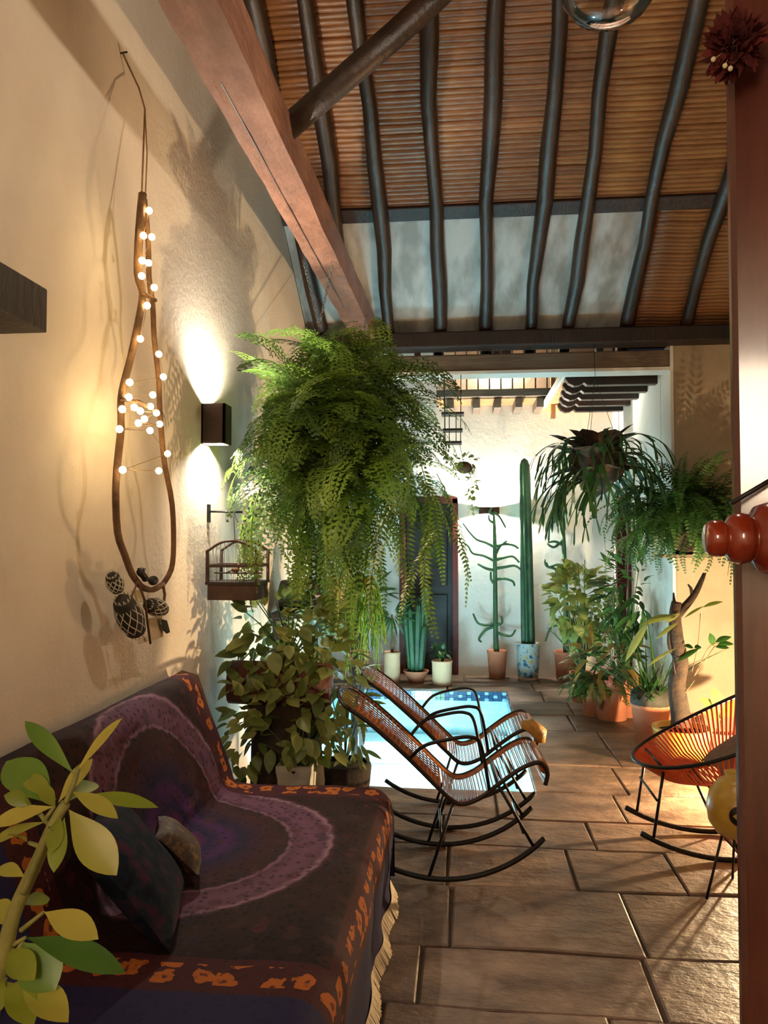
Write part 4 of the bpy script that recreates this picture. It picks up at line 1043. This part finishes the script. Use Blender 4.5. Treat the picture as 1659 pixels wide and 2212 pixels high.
scatter(t, LM_pothos, M_deep, [(c + Vector((0,0,h_+.09)), (.08,.08,.05), 1)], 26, .8, 1.1)
t, c, r_, h_ = pot(775, 1470, 48, 62, M_terra, 'potted_shrub', 'dark leafed shrub in a terracotta pot with white base near the pool', .8)
stems(t, c + Vector((0,0,h_*.85)), [c + Vector((rnd(-.25,.25), rnd(-.2,.2), h_+rnd(.3,.9))) for _ in range(12)], M_euph, .006)
scatter(t, LM_long, M_deep, [(c + Vector((0,0,h_+.6)), (.36,.3,.5), 1)], 120, .7, 1.1)
t2, c, r_, h_ = pot(672, 1474, 60, 60, M_terra, 'potted_shrub', 'broad silvery shrub in a terracotta pot at the far pool corner', .8)
stems(t2, c + Vector((0,0,h_*.85)), [c + Vector((rnd(-.4,.4), rnd(-.2,.2), h_+rnd(.4,1.4))) for _ in range(14)], M_euph, .007)
scatter(t2, LM_round, M_silver, [(c + Vector((-.05,0,h_+.9)), (.55,.3,.75), 1)], 200, 1.2, 1.9)

def branchy(t, base, pts_list, r, mt, name):
    for l in pts_list: MB().tube(smooth_path(l, 4), [r, r*.55], 6).build(name, mt, t)
def pxy(l, Y): return [aty(a, b, Y) for a, b in l]
t, c, r_, h_ = pot(1074, 1464, 42, 58, M_terra, 'potted_euphorbia', 'pencil stemmed euphorbia with curling arms in a terracotta pot beneath the courtyard sconce', .8)
Yp = c.y
MB().tube(smooth_path([c + Vector((0,0,h_*.8))] + pxy([(1071,1380),(1070,1290),(1069,1200),(1068,1140),(1066,1105)], Yp), 3), [.034, .016], 8).build('trunk', M_euph, t)
arms = [[(1069,1182),(1050,1172),(1030,1165),(1015,1150),(1000,1130)], [(1070,1212),(1045,1200),(1022,1195),(1012,1180),(1000,1170)], [(1070,1232),(1050,1228),(1032,1218)], [(1070,1180),(1090,1175),(1110,1178),(1120,1185)], [(1071,1210),(1090,1204),(1108,1202),(1122,1215)], [(1071,1228),(1090,1225),(1112,1222),(1126,1232)], [(1071,1252),(1090,1250),(1108,1256),(1112,1266)], [(1070,1262),(1061,1252),(1060,1235)], [(1069,1346),(1050,1350),(1032,1345),(1022,1325)], [(1070,1352),(1048,1362),(1035,1380),(1040,1388)], [(1071,1350),(1084,1345),(1082,1330)], [(1071,1366),(1090,1372),(1105,1373),(1114,1360)], [(1067,1112),(1058,1108),(1062,1095)], [(1067,1108),(1078,1116),(1092,1140)], [(1068,1130),(1058,1124),(1056,1112)], [(1071,1196),(1080,1180),(1095,1168)]]
for i, l in enumerate(arms):
    q = pxy(l, Yp); q = [p + Vector((0, .06*math.sin(i*2.3)*k/len(q), 0)) for k, p in enumerate(q)]
    MB().tube(smooth_path(q, 4), [.020, .011], 7).build('arm', M_euph, t)
t, c, r_, h_ = pot(1141, 1468, 50, 78, M_mosaic, 'potted_cactus', 'single tall ribbed column cactus in a colourful painted pot', .86)
hh = aty(1135, 990, c.y).z - h_*.8
MB().lathe([(.072, 0), (.074, .2), (.066, hh*.5), (.060, hh*.9), (.052, hh*.965), (.034, hh*.99), (.006, hh)], 42, c + Vector((0,0,h_*.8)), Matrix.Rotation(R(-.8), 3, 'Y'), wob=lambda a, z: 1 + .13*math.cos(7*a)).build('column', M_cactus, t)
MB().lathe([(.10, .0), (.12, .02), (.12, .03)], 20, c).build('saucer', M_terra, t)
t, c, r_, h_ = pot(1224, 1468, 52, 60, M_terra, 'potted_euphorbia', 'second branching euphorbia in a terracotta pot behind the yellow green bush', .8)
Yp = c.y
MB().tube(smooth_path([c + Vector((0,0,h_*.8))] + pxy([(1222,1390),(1222,1290),(1219,1200),(1215,1120),(1217,1030),(1219,960)], Yp), 3), [.036, .018], 8).build('trunk', M_euph, t)
for l in ([(1222,1378),(1205,1352),(1188,1358),(1178,1385)], [(1222,1240),(1196,1228),(1180,1222),(1176,1208)], [(1218,1222),(1200,1220),(1186,1226),(1180,1215)], [(1220,1180),(1200,1170),(1182,1172)], [(1220,1234),(1236,1230),(1246,1216)], [(1216,1165),(1198,1182),(1182,1175)]):
    MB().tube(smooth_path(pxy(l, Yp), 4), [.020, .011], 7).build('arm', M_euph, t)

# ---- right cluster of pots
random.seed(41)
t, c, r_, h_ = pot(1322, 1552, 74, 84, M_terra, 'potted_croton', 'dark terracotta pot of pink and olive croton near the pillar', .8)
stems(t, c + Vector((0,0,h_*.85)), [c + Vector((rnd(-.25,.2), rnd(-.2,.2), h_+rnd(.05,.35))) for _ in range(12)], M_euph, .006)
scatter(t, LM_long, leafmat('croton_leaf', '5a4a1c', 'a0823a', .25), [(c + Vector((-.06,-.05,h_+.15)), (.3,.25,.28), 1)], 70, .8, 1.2)
scatter(t, LM_pothos, M_pink, [(c + Vector((-.02,-.15,h_+.08)), (.08,.06,.16), 1)], 16, .6, .9)
t, c, r_, h_ = pot(1262, 1514, 60, 60, M_terra, 'potted_bush', 'yellow green variegated bush in a terracotta pot against the far wall', .8)
tips = [c + Vector((rnd(-.35,.3), rnd(-.2,.2), h_+rnd(.4,1.15))) for _ in range(18)]
stems(t, c + Vector((0,0,h_*.85)), tips, M_euph, .007)
cc = aty(1255, 1300, c.y)
scatter(t, LM_round, M_varieg, [(cc, (.32,.25,.36), 1), (cc + Vector((.12,0,-.28)), (.26,.22,.22), .4)], 300, 1.0, 1.6)
t, c, r_, h_ = pot(1352, 1545, 70, 70, M_terra, 'potted_bush', 'large dark green leafy bush in a terracotta pot beside the pillar', .8)
cc = aty(1368, 1275, c.y)
stems(t, c + Vector((0,0,h_*.85)), [cc + Vector((rnd(-.3,.08), rnd(-.2,.1), rnd(-.4,.3))) for _ in range(16)], M_euph, .007)
scatter(t, LM_long, M_deep, [(cc, (.26,.26,.40), 1), (cc + Vector((-.08,-.05,-.55)), (.26,.26,.25), .6)], 295, .7, 1.1)
t, c, r_, h_ = pot(1283, 1545, 52, 50, M_terra, 'potted_fern', 'low dark fern in a small terracotta pot at the edge of the cluster', .8)
fms = [frond_mesh(.42, R(50), 1.8, 18, .07, .02, 1, seed=s) for s in (31, 32)]
fern(t, c + Vector((0,0,h_)), [(46, fms, .7, 1.1, .3)], M_fern2, .06)
t, c, r_, h_ = pot(1408, 1614, 82, 92, M_terra, 'potted_grass', 'tall salmon terracotta pot of thin bladed grass in front of the pillar', .72)
ms = []
for me in LM_blade: q = me.copy(); q.materials.clear(); q.materials.append(M_deep); ms.append(q)
for k in range(70):
    d = Vector((rnd(-.8,.4), rnd(-.9,.0), rnd(.8,1.7))); inst(random.choice(ms), 'blade', t, frame(c + Vector((rnd(-.06,.06), rnd(-.06,.06), h_*.85)), d, (rnd(-.3,.3), -.3, 1), rnd(.8, 1.5)))
MB().lathe([(r_*1.02, h_*.98), (r_*1.05, h_), (r_*1.0, h_+.09), (r_*.7, h_+.12)], 18, c).build('moss_collar', M_gourd, t)
# yellow planter with trunk
yc = atz(1474, 1662, 0)
yt = thing('yellow_planter', 'low yellow glazed planter on wire feet behind the orange chair', 'planter', yc)
MB().lathe([(.14, .05), (.17, .10), (.185, .22), (.20, .28), (.205, .30), (.18, .30), (.16, .22)], 28, yc, cap1=False).build('bowl', M_yellowglaze, yt)
MB().lathe([(.15, .2), (.17, .265)], 20, yc).build('soil', M_soil, yt)
for a in (210, 330, 90):
    q = yc + Vector((.14*math.cos(R(a)), .14*math.sin(R(a)), .06)); MB().tube([q, q + Vector((.01, -.01, -.055)), q + Vector((.03, -.02, -.058))], .005, 5).build('foot', M_iron, yt)
tr = thing('driftwood_trunk', 'dark forked driftwood trunk carrying orchids planted in the yellow planter', 'tree trunk', yc + Vector((0,0,.25)))
Yt = yc.y
MB().tube(smooth_path([yc + Vector((0,0,.23))] + pxy([(1470,1540),(1462,1480),(1470,1430),(1462,1380),(1458,1330),(1462,1300)], Yt), 3), [.075, .035], 9).build('trunk', M_bark, tr)
MB().tube(smooth_path(pxy([(1462,1330),(1480,1310),(1500,1285),(1515,1255),(1522,1238)], Yt), 3), [.035, .012], 8).build('limb', M_bark, tr)
MB().tube(pxy([(1497,1290),(1492,1270),(1486,1262)], Yt), [.016, .005], 6).build('limb', M_bark, tr)
MB().tube(pxy([(1460,1318),(1456,1295),(1455,1280)], Yt), [.016, .006], 6).build('limb', M_bark, tr)
MB().tube(smooth_path(pxy([(1466,1430),(1448,1400),(1446,1370),(1452,1345)], Yt), 3), [.02, .012], 6).build('limb', M_bark, tr)
def leaf_px(root, mt, a, b, Y, W, bend=.12, name='leaf', dy=0, seg=7, up=(0,-.6,1), shape=.5):
    p = aty(a[0], a[1], Y); q = aty(b[0], b[1], Y+dy); d = q-p
    return MB().leaf(frame(p, d + Vector((0,0,bend*d.length*.9)), up), d.length*1.03, W, seg, bend, .22, shape).build(name, mt, root)
for a, b, W in (((1460,1330),(1400,1340),.05), ((1402,1342),(1352,1428),.06), ((1462,1332),(1385,1352),.045), ((1470,1325),(1440,1345),.05), ((1478,1335),(1520,1310),.025), ((1518,1312),(1562,1300),.04), ((1465,1345),(1420,1380),.04), ((1460,1400),(1400,1440),.03)):
    leaf_px(tr, M_varieg, a, b, Yt-.05, W, .12)
for a, b in (((1462,1430),(1510,1402)), ((1498,1400),(1478,1395)), ((1500,1400),(1515,1398))): leaf_px(tr, M_deep, a, b, Yt-.06, .05)
for l in ([(1495,1450),(1508,1390),(1513,1325)], [(1500,1460),(1530,1400),(1550,1390)], [(1455,1430),(1470,1500),(1500,1470)]): MB().tube(smooth_path(pxy(l, Yt-.04), 3), .003, 5).build('aerial_root', M_branch, tr)
for a, b in (((1540,1396),(1535,1368)), ((1545,1388),(1580,1376)), ((1550,1392),(1585,1392)), ((1545,1398),(1575,1400))): leaf_px(tr, M_deep, a, b, Yt-.04, .055)
MB().tube(pxy([(1500,1460),(1545,1394)], Yt-.04), .003, 5).build('aerial_root', M_branch, tr)
# backlit broad leaf plant
bl = atz(1560, 1640, 0)
t = thing('potted_philodendron', 'small round leafed plant glowing bright green beside the floor lantern', 'potted plant', bl)
MB().lathe(potmesh(.10, .2), 18, bl, cap1=False).build('pot', M_terra, t); MB().lathe([(.08,.15),(.088,.18)], 14, bl).build('soil', M_soil, t)
for a, b in (((1555,1545),(1515,1510)), ((1555,1540),(1545,1488)), ((1558,1540),(1585,1512)), ((1560,1555),(1520,1540)), ((1558,1550),(1600,1530))):
    leaf_px(t, M_varieg, a, b, bl.y, .11, .2); MB().tube([bl + Vector((0,0,.17)), aty(a[0], a[1], bl.y)], .004, 5).build('stem', M_euph, t)

# ---- pillar fern in wall pot
wp = aty(1478, 1185, 6.66)
pfn = thing('wall_fern', 'dark drooping fern in a clay wall pot on the ochre pillar', 'plant', wp)
MB().lathe([(.06, -.05), (.10, 0), (.13, .18), (.14, .2), (.11, .2)], 18, wp, cap1=False).build('pot', M_bark, pfn)
MB().box2((wp.x-.2, wp.y-.1, wp.z-.075), (wp.x+.2, 6.83, wp.z-.048)).build('shelf', M_lintel, pfn, smooth=False)
fu = [frond_mesh(.75, R(72), 1.3, 26, .07, .022, 1, seed=s) for s in (41, 42)]; fo = [frond_mesh(.75, R(45), 2.4, 26, .07, .022, 1, seed=s) for s in (43, 44)]; fd = [frond_mesh(.7, R(20), 2.4, 26, .06, .02, 1, seed=s) for s in (45, 46)]
random.seed(43)
okp = lambda M, me: all((M @ me.vertices[k].co).y < 6.80 for k in range(0, len(me.vertices), 23))
fern(pfn, wp + Vector((0,-.02,.22)), [(24, fu, .75, 1.15, .2), (80, fo, .8, 1.15, .3), (90, fd, .8, 1.15, .4)], M_fern2, .16, -9, (1.2, .5, .8), okp)

# ---- staghorn fern basket
sc = aty(1292, 1000, 6.55)
sg = thing('staghorn_fern', 'large staghorn fern with brown shield fronds hanging in the courtyard opening', 'plant', sc)
random.seed(44)
MB().ball(sc, .2, 14, (1.2, .9, 1.0)).build('root_ball', M_shield, sg)
for k in range(14):
    a = rnd(0, 6.28); d = Vector((math.cos(a), math.sin(a)*.7 - .3, rnd(-.6,1.3))).normalized()
    MB().leaf(frame(sc + d*.12, d + Vector((0,0,.5)), -Vector(d)), rnd(.22,.36), rnd(.18,.28), 6, .25, .3, .55).build('shield_frond', M_shield, sg)
def forked(p, d, L, W, mb, depth=0):
    up = Vector((0, 0, 1)) + rdir()*.3; d = Vector(d).normalized(); side = d.cross(up).normalized()
    n = 5; pts = []; q = Vector(p)
    for i in range(n+1):
        pts.append(q.copy()); d = (d + Vector((0, 0, -.16))).normalized(); q = q + d*L/n
    ws = [W*(.55 + .45*i/n) for i in range(n+1)]; b = len(mb.v)
    vs = []
    for i, pt in enumerate(pts): vs += [pt + side*ws[i]/2, pt - side*ws[i]/2]
    mb.add(vs, [[2*i, 2*i+1, 2*i+3, 2*i+2] for i in range(n)])
    if depth < 2:
        for s in (-1, 1): forked(pts[-1] + side*s*ws[-1]*.22, d + side*s*rnd(.25,.55), L*rnd(.55,.8), W*.55, mb, depth+1)
    else:
        mb.add([pts[-1] + side*ws[-1]/2, pts[-1] - side*ws[-1]/2, pts[-1] + d*W*1.6], [[0, 1, 2]])
for k in range(70):
    a = rnd(0, 6.28); el = rnd(-.5, .9); d = Vector((math.cos(a)*1.0, math.sin(a)*.55, el))
    mb = MB(); forked(sc + d.normalized()*.15 + Vector((0,0,rnd(-.15,.05))), d, rnd(.18,.30), rnd(.05,.085), mb); mb.build('antler_frond', M_stag, sg)
for k in range(3):
    a = k*2.1; MB().tube([sc + Vector((.2*math.cos(a), .15*math.sin(a), .05)), Vector((sc.x, 6.66, 3.0)), Vector((sc.x, 6.70, 3.32))], .002, 4).build('hanger_wire', M_iron, sg)

# ---- hanging iron shelf and basket at the lintel
hx = aty(978, 900, 6.92)
hs = thing('hanging_shelf', 'three tier black iron shelf hanging below the lintel', 'shelf', (hx.x, 6.92, aty(978, 957, 6.92).z))
for py in (895, 930, 957):
    z = aty(978, py, 6.92).z; MB().box((hx.x, 6.92, z), (.2-.02*((py-895)/30), .16, .018)).build('tier', M_iron, hs, smooth=False)
for sx in (-1, 1):
    for sy in (-1, 1): MB().tube([(hx.x+sx*.07, 6.92+sy*.06, aty(978, 957, 6.92).z), (hx.x+sx*.075, 6.92+sy*.06, 3.14)], .004, 5).build('rod', M_iron, hs)
    MB().tube([(hx.x+sx*.03, 6.86, aty(978, 957, 6.92).z), (hx.x+sx*.03, 6.86, aty(978, 895, 6.92).z)], .004, 5).build('rod', M_iron, hs)
hb = aty(1003, 1010, 6.9)
hp = thing('hanging_basket', 'small dark basket with trailing vine hung from the iron shelf', 'plant', hb)
MB().ball(hb, .07, 12, (1, 1, .8)).build('basket', M_shield, hp)
MB().tube([hb, Vector((hx.x+.06, 6.92, aty(978, 957, 6.92).z))], .002, 4).build('hanger_wire', M_iron, hp)
random.seed(46)
scatter(hp, LM_pothos, M_varieg, [(hb + Vector((0,0,.05)), (.11,.09,.07), 1), (hb + Vector((.07,0,-.2)), (.04,.04,.22), 1)], 80, .5, .8)
for k in range(6):
    x = hb + Vector((.05+.01*k, .02*math.sin(k), 0)); MB().tube([hb, x, x + Vector((.01, 0, -.15)), x + Vector((0, 0, -.38))], .0025, 4).build('stem', M_euph, hp)

# ---- fleshy plant close to the viewpoint
random.seed(51)
YP = 1.18
pb2 = aty(-30, 2212, YP)
t = thing('fleshy_shrub', 'tall fleshy leafed yellow green plant beside the daybed end close to the viewpoint', 'potted plant', (pb2.x, YP, 0))
MB().lathe(potmesh(.16, .34), 24, (pb2.x-.02, YP, 0), cap1=False).build('pot', M_terra, t)
MB().lathe([(.13, .27), (.145, .3)], 18, (pb2.x-.02, YP, 0)).build('soil', M_soil, t)
M_frontg = leafmat('green_fleshy_leaf', '3f6420', '6c8a34', .3, .4)
M_stem = mat('green_stem', '6c6a30', '8f8a4a', 12, .6, .3)
main = [(pb2.x-.02, YP, .28)] + pxy([(-25, 2230), (5, 2080), (25, 1990), (48, 1930), (85, 1850), (115, 1780), (142, 1735)], YP)
MB().tube(smooth_path(main, 3), [.016, .008], 8).build('stem', M_stem, t)
MB().tube(smooth_path(pxy([(142,1735),(160,1690),(168,1660)], YP), 3), .0045, 6).build('stem', M_stem, t)
MB().tube(smooth_path(pxy([(50,1930),(70,1880),(95,1820),(110,1790)], YP-.02), 3), .006, 6).build('stem', M_stem, t)
FL = [((160,1672),(35,1570),.034,.25,.02),((165,1668),(255,1556),.026,.1,0),((168,1722),(322,1756),.030,.25,-.01),((155,1710),(242,1770),.034,.2,-.03),((148,1748),(238,1892),.066,.12,-.03),
      ((118,1740),(5,1650),.075,.15,.05),((118,1742),(-20,1790),.035,.15,-.03),((122,1728),(40,1680),.034,.2,.03),((130,1760),(112,1840),.030,.1,-.04),((120,1745),(85,1700),.028,.2,-.02),((140,1765),(115,1880),.034,.1,-.05),
      ((95,1970),(195,2035),.052,.2,-.04),((55,2025),(245,2118),.052,.22,-.02),((50,2035),(108,2140),.080,.15,-.03),((45,2120),(130,2210),.058,.25,-.05),((15,2050),(60,2120),.05,.2,-.05),((10,2110),(-40,2200),.06,.2,-.05),((15,2120),(62,2215),.05,.2,-.06),
      ((100,1775),(-30,1830),.03,.15,.0),((70,1740),(10,1720),.035,.1,-.02),((55,1895),(-10,1880),.03,.2,.02),((150,1730),(205,1690),.05,.2,.08),((60,1820),(20,1800),.03,.2,-.03),
      ((30,2000),(-30,1960),.05,.2,.03),((20,2060),(90,2075),.05,.2,.04),((5,2150),(70,2160),.05,.2,.02),((40,1955),(110,1945),.03,.2,.05),((125,1735),(200,1640),.03,.15,.07)]
for a, b, W, bend, dy in FL:
    leaf_px(t, M_frontg if FL.index((a, b, W, bend, dy)) in (0, 5, 12, 13, 21) else M_front, a, b, YP, W*.86, bend, dy=dy, seg=12, up=(rnd(-.5,.5), -.7, 1), shape=.60)
for a, b in (((45,2010),(95,1970)), ((30,2040),(55,2025)), ((20,2075),(50,2035)), ((10,2140),(45,2120)), ((-5,2160),(15,2050)), ((-10,2180),(12,2112)), ((95,1775),(118,1742)), ((38,1960),(58,1895)), ((90,1830),(62,1820)), ((110,1785),(70,1740))):
    MB().tube([aty(a[0], a[1], YP), aty(b[0], b[1], YP)], [.0045, .003], 5).build('petiole', M_stem, t)
print('objects', len(bpy.data.objects))
